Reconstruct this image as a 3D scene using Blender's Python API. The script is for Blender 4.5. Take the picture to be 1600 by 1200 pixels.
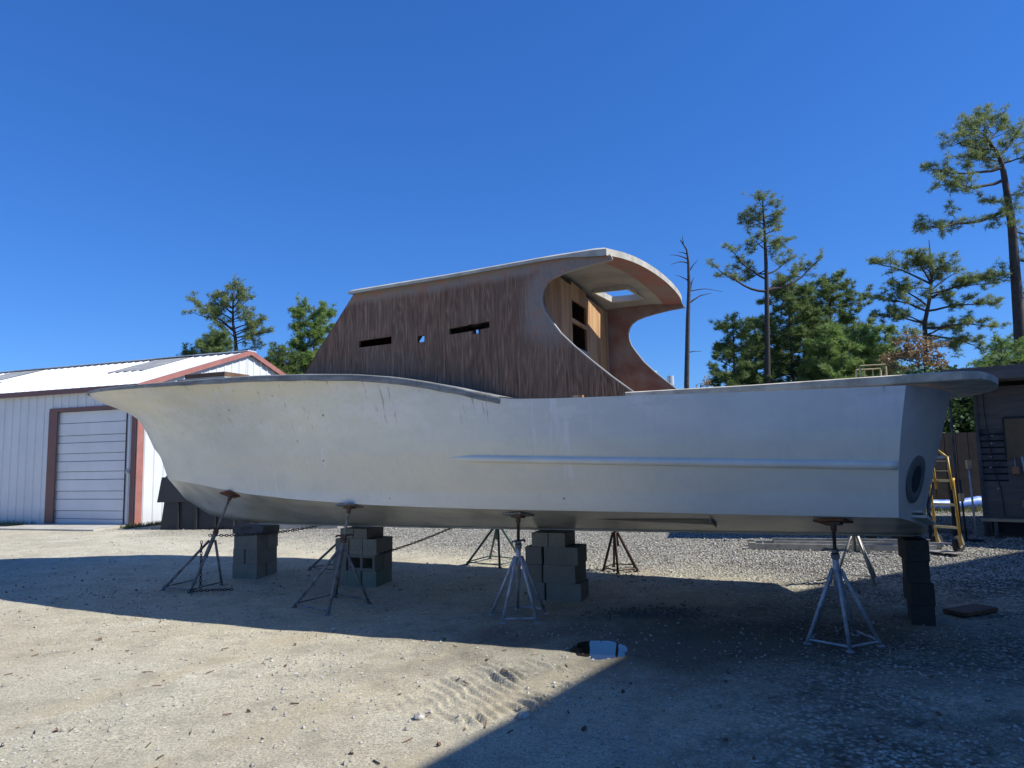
import bpy, bmesh, math, random
import numpy as np
from mathutils import Vector, Matrix, noise
rad = math.radians
for o in list(bpy.data.objects): bpy.data.objects.remove(o)
S = bpy.context.scene; COL = S.collection

# ------------------------------------------------------------ camera
cd = bpy.data.cameras.new('camera'); cam = bpy.data.objects.new('camera', cd); COL.objects.link(cam)
PITCH, ROLL = rad(6.0), rad(1.19)
_r0 = Vector((1,0,0)); _u0 = Vector((0,-math.sin(PITCH),math.cos(PITCH))); _f = Vector((0,math.cos(PITCH),math.sin(PITCH)))
_R = _r0*math.cos(ROLL)-_u0*math.sin(ROLL); _U = _u0*math.cos(ROLL)+_r0*math.sin(ROLL)
cam.matrix_world = Matrix(((_R.x,_U.x,-_f.x,0),(_R.y,_U.y,-_f.y,0),(_R.z,_U.z,-_f.z,1.6),(0,0,0,1)))
cd.sensor_width = 36; cd.lens = 1110/1600*36; cd.clip_end = 3000; cd.clip_start = .05
S.camera = cam
# ------------------------------------------------------------ sky, sun, exposure
SUN_DIR = Vector((.985,-.2266,1.0)).normalized()
el = math.asin(SUN_DIR.z); az = math.atan2(SUN_DIR.x, SUN_DIR.y)
W = bpy.data.worlds.new('World'); S.world = W; W.use_nodes = True
nt = W.node_tree; bg = nt.nodes['Background']
sk = nt.nodes.new('ShaderNodeTexSky'); sk.sky_type = 'NISHITA'; sk.sun_disc = False
sk.sun_elevation = el; sk.sun_rotation = az; sk.air_density = 1.0; sk.dust_density = 0.0; sk.ozone_density = 4.0; sk.altitude = 0
hs = nt.nodes.new('ShaderNodeHueSaturation'); hs.inputs['Saturation'].default_value = 1.22; hs.inputs['Hue'].default_value = .503
nt.links.new(sk.outputs[0], hs.inputs['Color'])
gm = nt.nodes.new('ShaderNodeGamma'); gm.inputs['Gamma'].default_value = .72; nt.links.new(hs.outputs[0], gm.inputs['Color'])
ml = nt.nodes.new('ShaderNodeMix'); ml.data_type = 'RGBA'; ml.blend_type = 'MULTIPLY'; ml.inputs[0].default_value = 1; ml.inputs[7].default_value = (.335,.615,1.09,1)
nt.links.new(gm.outputs[0], ml.inputs[6]); nt.links.new(ml.outputs[2], bg.inputs['Color'])
bg.inputs['Strength'].default_value = .105
sl = bpy.data.lights.new('sun','SUN'); sun = bpy.data.objects.new('sun', sl); COL.objects.link(sun)
sl.energy = 3.0; sl.angle = rad(.53); sl.color = (1,.98,.945)
sun.rotation_euler = SUN_DIR.to_track_quat('Z','Y').to_euler()
S.view_settings.view_transform = 'Standard'; S.view_settings.look = 'None'
S.view_settings.exposure = 1.1; S.view_settings.gamma = 1
S.render.engine = 'CYCLES'
S.render.resolution_x = 1024; S.render.resolution_y = 768

# ------------------------------------------------------------ materials
class NB:
    def __init__(s, name):
        s.m = bpy.data.materials.new(name); s.m.use_nodes = True; s.t = s.m.node_tree
        s.b = s.t.nodes['Principled BSDF']; s.tc = s.t.nodes.new('ShaderNodeTexCoord')
        s.co = s.tc.outputs['Object']
    def n(s, ty, **k):
        x = s.t.nodes.new('ShaderNode'+ty)
        for a, v in k.items(): setattr(x, a, v)
        return x
    def l(s, a, b): s.t.links.new(a, b)
    def mapping(s, scale=(1,1,1), rot=(0,0,0), src=None):
        m = s.n('Mapping'); m.inputs['Scale'].default_value = scale; m.inputs['Rotation'].default_value = rot
        s.l(src or s.co, m.inputs['Vector']); return m.outputs[0]
    def noise(s, sc, det=5, rough=.6, v=None, dist=0):
        x = s.n('TexNoise'); x.inputs['Scale'].default_value = sc; x.inputs['Detail'].default_value = det
        x.inputs['Roughness'].default_value = rough; x.inputs['Distortion'].default_value = dist
        s.l(v or s.co, x.inputs['Vector']); return x.outputs['Fac']
    def vor(s, sc, v=None, out='Distance', feat='F1'):
        x = s.n('TexVoronoi', feature=feat); x.inputs['Scale'].default_value = sc; s.l(v or s.co, x.inputs['Vector']); return x.outputs[out]
    def ramp(s, f, stops):
        r = s.n('ValToRGB'); e = r.color_ramp.elements
        while len(e) < len(stops): e.new(.5)
        for q, (p, c) in zip(e, stops):
            q.position = p; q.color = (*c, 1) if len(c) == 3 else c
        s.l(f, r.inputs[0]); return r.outputs[0]
    def fr(s, f, a, b, c=0, d=1):
        r = s.n('MapRange'); 
        for i, v in enumerate((a,b,c,d)): r.inputs[i+1].default_value = v
        s.l(f, r.inputs[0]); return r.outputs[0]
    def mix(s, f, a, b, mode='MIX'):
        m = s.n('Mix', data_type='RGBA', blend_type=mode)
        if isinstance(f, (int, float)): m.inputs[0].default_value = f
        else: s.l(f, m.inputs[0])
        for i, v in ((6,a),(7,b)):
            if isinstance(v, tuple): m.inputs[i].default_value = (*v, 1)
            else: s.l(v, m.inputs[i])
        return m.outputs[2]
    def math(s, op, a, b=0.):
        m = s.n('Math', operation=op)
        for i, v in ((0,a),(1,b)):
            if isinstance(v, (int,float)): m.inputs[i].default_value = v
            else: s.l(v, m.inputs[i])
        return m.outputs[0]
    def sep(s, v=None):
        x = s.n('SeparateXYZ'); s.l(v or s.co, x.inputs[0]); return x.outputs
    def col(s, c):
        if isinstance(c, tuple): s.b.inputs['Base Color'].default_value = (*c,1)
        else: s.l(c, s.b.inputs['Base Color'])
    def rough(s, r, metal=0, spec=None):
        if isinstance(r,(int,float)): s.b.inputs['Roughness'].default_value = r
        else: s.l(r, s.b.inputs['Roughness'])
        s.b.inputs['Metallic'].default_value = metal
        if spec is not None: s.b.inputs['Specular IOR Level'].default_value = spec
    def bump(s, h, st=.3, d=.01):
        x = s.n('Bump'); x.inputs['Strength'].default_value = st; x.inputs['Distance'].default_value = d
        s.l(h, x.inputs['Height']); s.l(x.outputs[0], s.b.inputs['Normal'])

def simple(name, c, r=.7, metal=0, var=.25, sc=6, bump=.15, c2=None, lo=.4, hi=.65):
    k = NB(name); f = k.noise(sc)
    c2 = c2 or tuple(v*(1-var) for v in c)
    k.col(k.ramp(f, [(lo,c),(hi,c2)])); k.rough(r, metal); k.bump(k.noise(sc*8), bump, .004); return k.m

M = {}
def mk_ground():
    k = NB('ground_sand_gravel')
    big = k.noise(.22, 6, .6); mid = k.noise(1.1, 8, .65); fine = k.noise(14, 8, .75); grit = k.noise(60, 5, .8)
    base = k.ramp(mid, [(.25,(.285,.255,.20)),(.45,(.40,.365,.295)),(.6,(.475,.44,.365)),(.8,(.55,.525,.455))])
    tan = k.ramp(big, [(.36,(.38,.335,.26)),(.5,(.44,.41,.345)),(.66,(.53,.515,.47))])
    c = k.mix(.5, base, tan)
    c = k.mix(k.fr(fine,.3,.75,.0,1.), c, k.mix(.5,c,(.19,.17,.14)))
    c = k.mix(.95, c, k.ramp(grit,[(.3,(.16,.16,.16)),(.5,(.5,.5,.5)),(.68,(.82,.82,.81))]), 'OVERLAY')
    pit = k.math('MULTIPLY', k.fr(k.noise(24,6,.8),.56,.66,0,1), k.fr(k.noise(2.3,5,.7),.40,.62,0,1)); c = k.mix(k.math('MULTIPLY',pit,.7), c, (.13,.115,.09))
    xx, yy, _z = k.sep()[0:3]
    tw = k.math('ADD', k.math('SUBTRACT', xx, k.math('MULTIPLY', yy, .62)), k.math('MULTIPLY', k.noise(.35,2), 1.6))
    for off_ in (-3.6, -2.2, -5.4):
        dd = k.math('ABSOLUTE', k.math('SUBTRACT', tw, off_)); band = k.math('MULTIPLY', k.fr(dd,.10,.26,1,0), k.fr(k.noise(1.3,5,.7),.38,.6,0,.55))
        c = k.mix(band, c, (.36,.30,.21))
    blot = k.noise(3.1,8,.78); c = k.mix(k.fr(blot,.50,.64,0,.55), c, (.22,.20,.165)); c = k.mix(k.fr(blot,.42,.30,0,.5), c, (.66,.64,.58))
    # sparse dark crumbs
    v = k.n('TexVoronoi'); v.inputs['Scale'].default_value = 26; v.inputs['Randomness'].default_value = 1; k.l(k.co, v.inputs['Vector'])
    vs = k.sep(v.outputs['Color'])
    crumb = k.math('MULTIPLY', k.fr(v.outputs['Distance'],.10,.22,1,0), k.fr(vs[0],.80,.84,0,1))
    crumb = k.math('MULTIPLY', crumb, k.fr(k.noise(.8,3),.42,.6,0,1))
    c = k.mix(k.math('MULTIPLY',crumb,.75), c, (.10,.095,.085))
    # gravel zone
    x, y, z = k.sep()[0:3]
    wob = k.noise(.55, 5, .6)
    gy = k.math('ADD', y, k.math('ADD', k.math('MULTIPLY', wob, 4.5), k.math('MULTIPLY', x, .70)))
    gmask = k.fr(gy, 11.9, 14.6, 0, 1)
    g2 = k.math('MULTIPLY', k.fr(k.noise(.8,6,.7), .42, .6, .15, .8), k.fr(k.math('SUBTRACT', x, k.math('MULTIPLY', y, .30)), -.8, .8, 0, 1))
    gmask = k.math('MAXIMUM', gmask, g2)
    vg = k.n('TexVoronoi'); vg.inputs['Scale'].default_value = 27; k.l(k.co, vg.inputs['Vector'])
    vgc = k.sep(vg.outputs['Color'])
    gcol = k.ramp(vgc[0], [(0,(.16,.15,.135)),(.3,(.38,.365,.33)),(.65,(.52,.51,.47)),(1,(.74,.72,.68))])
    gcol = k.mix(k.fr(vg.outputs['Distance'],.25,.62,0,1), gcol, (.10,.09,.075))
    c = k.mix(gmask, c, gcol)
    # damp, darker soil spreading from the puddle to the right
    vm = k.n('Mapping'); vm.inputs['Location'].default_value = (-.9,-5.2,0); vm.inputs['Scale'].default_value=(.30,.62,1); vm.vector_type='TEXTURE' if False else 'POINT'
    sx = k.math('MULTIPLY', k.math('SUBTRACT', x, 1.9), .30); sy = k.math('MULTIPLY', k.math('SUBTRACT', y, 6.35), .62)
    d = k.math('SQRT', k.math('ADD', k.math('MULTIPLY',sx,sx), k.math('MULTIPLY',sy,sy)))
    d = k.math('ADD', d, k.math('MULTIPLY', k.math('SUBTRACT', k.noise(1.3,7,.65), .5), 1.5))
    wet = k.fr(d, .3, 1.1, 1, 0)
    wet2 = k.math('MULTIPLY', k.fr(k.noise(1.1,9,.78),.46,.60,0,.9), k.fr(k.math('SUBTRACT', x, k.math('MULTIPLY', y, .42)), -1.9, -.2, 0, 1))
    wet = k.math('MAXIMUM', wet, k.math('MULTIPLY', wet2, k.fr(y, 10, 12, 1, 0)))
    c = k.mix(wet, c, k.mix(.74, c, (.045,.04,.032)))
    c = k.mix(1.0, c, (1.25,1.22,1.06), 'MULTIPLY')
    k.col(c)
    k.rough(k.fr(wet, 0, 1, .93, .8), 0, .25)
    h = k.math('ADD', k.math('MULTIPLY', fine, .5), k.math('MULTIPLY', grit, .35))
    h = k.math('ADD', h, k.math('MULTIPLY', k.math('MULTIPLY', vg.outputs['Distance'], -2.2), gmask))
    k.bump(h, .9, .03)
    return k.m
M['ground'] = mk_ground()

def mk_hull():
    k = NB('hull_primer')
    a = k.noise(.8, 4, .5); b = k.noise(3.2, 6, .6, k.mapping((.5,1,1.6)))
    c = k.ramp(a, [(.32,(.69,.70,.60)),(.5,(.74,.745,.64)),(.7,(.80,.79,.66))])
    x, y, z = k.sep()[0:3]
    # yellower band below the sheer of the bow, painted reflection bands, patched sheer aft
    yel = k.math('MULTIPLY', k.fr(k.math('ADD', z, k.math('MULTIPLY', k.noise(1.5,4), .12)), 2.33, 2.42, 0, 1), k.fr(x, 3.6, 4.6, 0, 1))
    c = k.mix(k.math('MULTIPLY', yel, .6), c, (.84,.76,.54))
    mid = k.math('MULTIPLY', k.fr(z,1.27,1.30,0,1), k.fr(z,1.62,1.75,1,0))  # beige reflection of sunlit ground painted along the mid side
    c = k.mix(k.math('MULTIPLY', mid, .6), c, (.78,.70,.53))
    low = k.math('MULTIPLY', k.fr(z,1.262,1.268,1,0), k.fr(x,7.6,6.2,0,1))  # lower band: reflection of the shaded ground put into the colour
    c = k.mix(k.math('MULTIPLY', low, .5), c, (.74,.73,.70))
    top = k.math('MULTIPLY', k.fr(z,1.76,1.80,0,1), k.fr(x,5.2,3.6,0,1))  # blue sky reflection painted on the upper aft side
    c = k.mix(k.math('MULTIPLY', top, .4), c, (.66,.68,.70))
    patch = k.math('MULTIPLY', k.fr(k.noise(2.1,7,.7,k.mapping((1,1,2.4))),.5,.56,0,1), k.fr(z,1.85,2.02,0,1))
    c = k.mix(k.math('MULTIPLY', patch, .5), c, (.84,.82,.80))
    # drips and chips
    drip = k.fr(k.noise(9,4,.6,k.mapping((1.7,1,.09))), .60,.66,0,1)
    drip = k.math('MULTIPLY', drip, k.fr(k.noise(1.1,2),.5,.62,0,1))
    c = k.mix(k.math('MULTIPLY', drip, .6), c, (.86,.86,.85))
    ru = k.math('MULTIPLY', k.fr(k.noise(12,3,.6,k.mapping((2.2,1,.14))), .64,.70,0,1), k.fr(z,1.9,2.05,0,1))
    c = k.mix(k.math('MULTIPLY', ru, .55), c, (.20,.15,.10))
    v = k.n('TexVoronoi'); v.inputs['Scale'].default_value = 4.5; k.l(k.co, v.inputs['Vector']); vs = k.sep(v.outputs['Color'])
    chip = k.math('MULTIPLY', k.fr(v.outputs['Distance'],.05,.085,1,0), k.fr(vs[1],.82,.85,0,1))
    c = k.mix(k.math('MULTIPLY', chip, .8), c, (.13,.12,.11))
    c = k.mix(k.fr(b,.3,.8,0,.22), c, (.50,.50,.48))
    sand = k.noise(2.6,8,.75,k.mapping((.8,1,1.2),(0,.5,0))); c = k.mix(k.fr(sand,.48,.62,0,.20), c, (.50,.50,.49))
    seam = k.noise(40,2,.5,k.mapping((.5,1,.02))); c = k.mix(k.fr(seam,.55,.75,0,.14), c, (.48,.47,.44))
    # dull lower bottom, rubbed scuffs
    k.col(c); k.rough(k.fr(b,.3,.7,.28,.42), 0, .5)
    k.b.inputs['Coat Weight'].default_value = .12; k.b.inputs['Coat Roughness'].default_value = .2
    k.bump(k.math('ADD', k.noise(1.6,3,.5), k.math('MULTIPLY', k.noise(30,3), .03)), .25, .02)
    return k.m
M['hull'] = mk_hull()
M['pocket'] = simple('pocket_primer', (.27,.25,.215), .5, var=.3, sc=3)
M['strake'] = simple('strake_primer', (.78,.76,.66), .35, var=.12, sc=3)
M['bottom'] = simple('bottom_primer', (.60,.57,.48), .32, var=.4, sc=1.6)
M['transom'] = simple('transom_primer', (.66,.58,.48), .45, var=.2, sc=2)
def mk_deckcap():
    k = NB('weathered_deck_edge'); f = k.noise(3,6,.65,k.mapping((1,1,6)))
    st = k.noise(26,3,.6,k.mapping((1,1,.2)))
    c = k.ramp(f,[(.3,(.16,.155,.135)),(.5,(.27,.26,.225)),(.7,(.37,.355,.31))])
    c = k.mix(k.fr(st,.5,.75,0,.5), c, (.13,.12,.10)); k.col(c); k.rough(.8); k.bump(st,.4,.006); return k.m
M['deckcap'] = mk_deckcap()
M['deckcap_light'] = simple('coaming_fibreglass', (.70,.62,.48), .65, var=.4, sc=5)
def mk_ply():
    k = NB('sealed_plywood')
    wob = k.noise(2.2,3,.5,k.mapping((1,1,.35)))
    mp = k.mapping((1,1,.10)); cmb = k.n('CombineXYZ'); sp = k.sep(mp)
    k.l(k.math('ADD', sp[0], k.math('MULTIPLY', wob, .22)), cmb.inputs[0]); k.l(sp[2], cmb.inputs[2])
    wv = k.n('TexWave', wave_type='BANDS', bands_direction='X'); wv.inputs['Scale'].default_value = 6; wv.inputs['Distortion'].default_value = 11
    wv.inputs['Detail'].default_value = 5; wv.inputs['Detail Scale'].default_value = 2.2; wv.inputs['Detail Roughness'].default_value=.75; k.l(cmb.outputs[0], wv.inputs['Vector'])
    n2 = k.noise(60,6,.75,k.mapping((1,1,.03))); n3 = k.noise(1.6,5,.65)
    ct = k.noise(1.0, 3, .5, k.mapping((5.2,1,.55)))
    ct = k.math('PINGPONG', k.math('MULTIPLY', ct, 17.0), .5); ct = k.math('MULTIPLY', ct, 2.0)
    g = k.math('ADD', k.math('ADD', k.math('MULTIPLY', wv.outputs['Fac'], .08), k.math('MULTIPLY', n2, .68)), k.math('MULTIPLY', ct, .17))
    c = k.ramp(g,[(.3,(.085,.040,.022)),(.43,(.165,.082,.043)),(.56,(.28,.15,.083)),(.72,(.52,.345,.22))])
    c = k.mix(k.fr(n3,.35,.68,0,.65), c, k.mix(.6,c,(.235,.175,.125)))
    x, y, z = k.sep()[0:3]
    # grey fairing strip under the roof and round the cut-out
    lim = k.math('ADD', 3.36, k.math('MULTIPLY', k.math('SUBTRACT', k.noise(3.5,6,.7), .5), .13))
    # strip slopes with the roof
    e = k.math('SUBTRACT', k.math('ADD', z, k.math('MULTIPLY', x, .035)), k.math('ADD', lim, .16))
    strip = k.fr(e, -.02, .05, 0, 1)
    dx = k.math('SUBTRACT', x, 2.85); dz = k.math('SUBTRACT', z, 3.05)
    r = k.math('SQRT', k.math('ADD', k.math('MULTIPLY',dx,dx), k.math('MULTIPLY',k.math('MULTIPLY',dz,dz),1.3)))
    r = k.math('ADD', r, k.math('MULTIPLY', k.math('SUBTRACT', k.noise(4,6,.7), .5), .16))
    ring = k.math('MULTIPLY', k.fr(r, .70, .86, 1, 0), k.fr(z, 2.62, 2.85, 0, 1))
    m = k.math('MAXIMUM', strip, ring)
    gel = k.ramp(k.noise(7,7,.75),[(.32,(.24,.20,.17)),(.5,(.30,.245,.20)),(.6,(.38,.19,.13)),(.75,(.45,.37,.30))])
    k.col(k.mix(k.math('MULTIPLY', m, .88), c, gel)); k.rough(.5, 0, .35)
    k.bump(g, .25, .003); return k.m
M['ply'] = mk_ply()
def mk_fresh():
    k = NB('raw_plywood'); wv = k.n('TexWave'); wv.inputs['Scale'].default_value=3; wv.inputs['Distortion'].default_value=8; wv.inputs['Detail'].default_value=4
    k.l(k.mapping((1,1,.15)), wv.inputs['Vector']); n2 = k.noise(25,4,.6,k.mapping((1,1,.06)))
    c = k.ramp(k.math('ADD',k.math('MULTIPLY',wv.outputs['Fac'],.4),k.math('MULTIPLY',n2,.6)),[(.25,(.30,.15,.06)),(.55,(.46,.27,.125)),(.8,(.56,.36,.19))]); k.col(c); k.rough(.65); k.bump(n2,.2,.002); return k.m
M['fresh'] = mk_fresh()
M['redglass'] = simple('red_brown_fairing', (.30,.12,.09), .55, var=.4, sc=4, c2=(.24,.17,.145))
M['inner'] = simple('inner_cabin_laminate', (.20,.095,.075), .55, sc=3, c2=(.26,.22,.20))
M['ceil'] = simple('ceiling_laminate', (.34,.33,.30), .6, var=.25, sc=3)
M['roofwhite'] = simple('roof_gelcoat', (.52,.49,.40), .55, var=.35, sc=5)
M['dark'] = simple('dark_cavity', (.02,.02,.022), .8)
M['exring'] = simple('rough_fibreglass_ring', (.15,.145,.13), .8, var=.3, sc=20)
def metalpaint(name, c, ribs=.3, axis=0, r=.45, depth=.02, hor=False, dirt=.1):
    k = NB(name); f = k.noise(1.2,5,.6); g = k.noise(5,4,.6,k.mapping((1,1,.15)))
    cc = k.ramp(f,[(.3,c),(.7,tuple(v*.88 for v in c))]); cc = k.mix(k.fr(g,.5,.8,0,dirt), cc, (.30,.27,.21))
    z = k.sep()[2]; cc = k.mix(k.math('MULTIPLY', k.fr(k.math('ADD',z,k.math('MULTIPLY',k.noise(2.5,5),.35)),.15,.6,1,0), .28), cc, (.36,.32,.25))
    k.col(cc); k.rough(r); return k.m
M['metalwhite'] = metalpaint('white_metal_siding', (.66,.68,.69))
M['doorwhite'] = metalpaint('white_door_panels', (.70,.71,.72), dirt=.05)
M['doorgap'] = simple('door_joint_shadow_gap', (.30,.31,.33), .8)
M['trimdark'] = simple('red_trim_shaded', (.17,.075,.062), .5, var=.15, sc=3)  # trim on the shaded long wall, its shade put into the colour
M['trimred'] = simple('red_trim_sunlit', (.36,.15,.12), .5, var=.2, sc=3)  # same trim on the sunlit gable side, painted lighter
def mk_roofmetal():
    k = NB('white_metal_roof'); f = k.noise(.8,5); g = k.noise(3,4,.6,k.mapping((1,.2,1)))
    c = k.ramp(f,[(.3,(.74,.75,.75)),(.7,(.66,.67,.67))]); k.col(k.mix(k.fr(g,.55,.8,0,.25),c,(.5,.47,.40))); k.rough(.4); return k.m
M['roofmetal'] = mk_roofmetal()
M['skylight'] = simple('grimy_translucent_panel', (.42,.41,.36), .6, var=.35, sc=2.5, lo=.35, hi=.6)
M['concrete'] = simple('concrete_apron', (.46,.43,.36), .9, var=.2, sc=3)
def mk_block(name, a, b):
    k = NB(name); oi = k.n('ObjectInfo'); f = k.noise(5,6,.7)
    c = k.ramp(f,[(.3,a),(.7,b)]); c = k.mix(k.math('MULTIPLY',oi.outputs['Random'],.45), c, (.10,.098,.09))
    c = k.mix(k.fr(k.noise(90,3),.4,.7,0,.5), c, tuple(v*.5 for v in a)); k.col(c); k.rough(.95,0,.2); k.bump(k.noise(110,3),.7,.006); return k.m
M['block'] = mk_block('weathered_concrete_block', (.26,.24,.19), (.35,.32,.255))
M['blockgreen'] = mk_block('algae_green_concrete_block', (.19,.22,.17), (.27,.30,.23))
M['blockdark'] = mk_block('dark_concrete_block', (.035,.034,.03), (.06,.057,.05))  # darkest block tone, used for the stern column
M['galv'] = simple('galvanised_steel', (.46,.48,.51), .5, .2, var=.35, sc=14)
M['rustygrey'] = simple('grey_steel_with_rust', (.24,.245,.24), .65, .15, sc=16, c2=(.12,.10,.085))
M['rust'] = simple('rusty_steel', (.13,.065,.04), .85, .0, var=.5, sc=18, c2=(.09,.08,.075))
M['blackrust'] = simple('blackened_steel', (.03,.026,.024), .8, .1, sc=14, c2=(.09,.04,.025))
M['greensteel'] = simple('green_painted_steel', (.045,.12,.095), .6, .0, var=.4, sc=14, c2=(.05,.06,.055))
M['padwood'] = simple('orange_brown_pad_plywood', (.22,.095,.05), .8, sc=12, var=.5)
M['chain'] = simple('chain_steel', (.06,.055,.05), .7, .3, var=.4, sc=30)
M['dumpster'] = simple('dark_skip_paint', (.028,.031,.034), .55, .0, var=.3, sc=4)
M['yellow'] = simple('yellow_steel', (.62,.36,.05), .45, 0, var=.25, sc=9)
M['yellowlight'] = simple('pale_yellow_crossbar', (.66,.52,.25), .5, 0, var=.2, sc=9)
M['rubber'] = simple('black_rubber', (.02,.02,.02), .8)
M['alu'] = simple('aluminium', (.50,.48,.42), .45, .5, var=.3, sc=9)
M['blackpaint'] = simple('black_steel', (.025,.025,.027), .6)
M['greywood'] = simple('weathered_grey_boards', (.13,.12,.115), .85, sc=5, var=.45)
def mk_boards(name, a, b, per=.14):
    k = NB(name); f = k.noise(14,5,.65,k.mapping((.12,.12,1)))
    c = k.ramp(f,[(.3,a),(.7,b)]); k.col(c); k.rough(.85,0,.2); k.bump(f,.4,.004); return k.m
M['shedply'] = mk_boards('grey_brown_shed_plywood', (.13,.115,.10), (.21,.18,.155))
M['darkboard'] = simple('dark_brown_boards', (.045,.034,.026), .85, var=.4, sc=4)
M['yelply'] = simple('yellowed_plywood', (.22,.15,.075), .75, var=.25, sc=2.5)
M['newwood'] = simple('fresh_lumber', (.56,.40,.22), .75, var=.2, sc=9)
M['brownwood'] = simple('brown_plank', (.15,.085,.05), .85, var=.35, sc=8)
M['pvc'] = simple('grey_plastic_pipe', (.45,.46,.47), .5, var=.1)
M['cream'] = simple('cream_metal_sheet', (.55,.50,.38), .6, var=.15, sc=3)
M['blue'] = simple('blue_white_wrap', (.09,.19,.55), .45, sc=3, c2=(.30,.38,.55), lo=.5, hi=.6)
M['orangeblock'] = simple('orange_brown_wood_block', (.42,.21,.10), .8, var=.2)
M['ventmetal'] = simple('vent_metal', (.55,.56,.56), .5, .2, var=.15)
def leafmat(name, a, b, c3=None, r=.55, trans=.25):
    k = NB(name); f = k.noise(.9,3,.6); f2 = k.noise(7,2,.5)
    st = [(.25,a),(.6,b)] + ([(.78,c3)] if c3 else [])
    c = k.ramp(k.math('ADD',k.math('MULTIPLY',f,.55),k.math('MULTIPLY',f2,.45)), st)
    k.col(c); k.rough(r,0,.35)
    tr = k.n('BsdfTranslucent'); k.l(c, tr.inputs['Color']); mx = k.n('MixShader'); mx.inputs[0].default_value = trans
    out = k.t.nodes['Material Output']; k.l(k.b.outputs[0], mx.inputs[1]); k.l(tr.outputs[0], mx.inputs[2]); k.l(mx.outputs[0], out.inputs['Surface'])
    return k.m
M['needle'] = leafmat('pine_needles', (.10,.145,.05), (.26,.31,.11), (.40,.38,.17), trans=.45)
M['needle_dark'] = leafmat('dark_pine_needles', (.07,.12,.036), (.20,.265,.08), (.33,.36,.12), trans=.45)
M['needle_bright'] = leafmat('bright_pine_needles', (.11,.19,.05), (.26,.36,.10), (.42,.44,.16), trans=.45)
M['autumn'] = leafmat('autumn_leaves', (.13,.10,.045), (.33,.22,.11), (.50,.38,.20), trans=.3)
M['leaf'] = leafmat('evergreen_leaves', (.022,.05,.016), (.07,.13,.038), (.14,.20,.06))
M['bark'] = simple('pine_bark', (.05,.042,.038), .9, var=.45, sc=9)
M['deadbark'] = simple('dead_bark', (.065,.058,.056), .9, var=.4, sc=9)
def mk_grass():
    return leafmat('dry_grass', (.07,.11,.03), (.16,.17,.06), (.30,.27,.14))
M['grass'] = mk_grass()
def mk_stone():
    k = NB('loose_stones'); f = k.noise(9,2,.5); f2 = k.noise(37,2,.5)
    k.col(k.ramp(k.math('ADD',k.math('MULTIPLY',f,.4),k.math('MULTIPLY',f2,.6)),[(.36,(.16,.15,.13)),(.45,(.34,.32,.275)),(.55,(.42,.40,.345)),(.68,(.56,.54,.48))])); k.rough(.9,0,.25); return k.m
M['stone'] = mk_stone()
def mk_water():
    k = NB('puddle_water'); k.col((.02,.018,.014)); k.rough(.02,0,.5); k.b.inputs['IOR'].default_value = 1.33
    k.b.inputs['Specular IOR Level'].default_value = .8
    k.bump(k.noise(9,2,.5), .05, .01); return k.m
M['water'] = mk_water()

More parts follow.
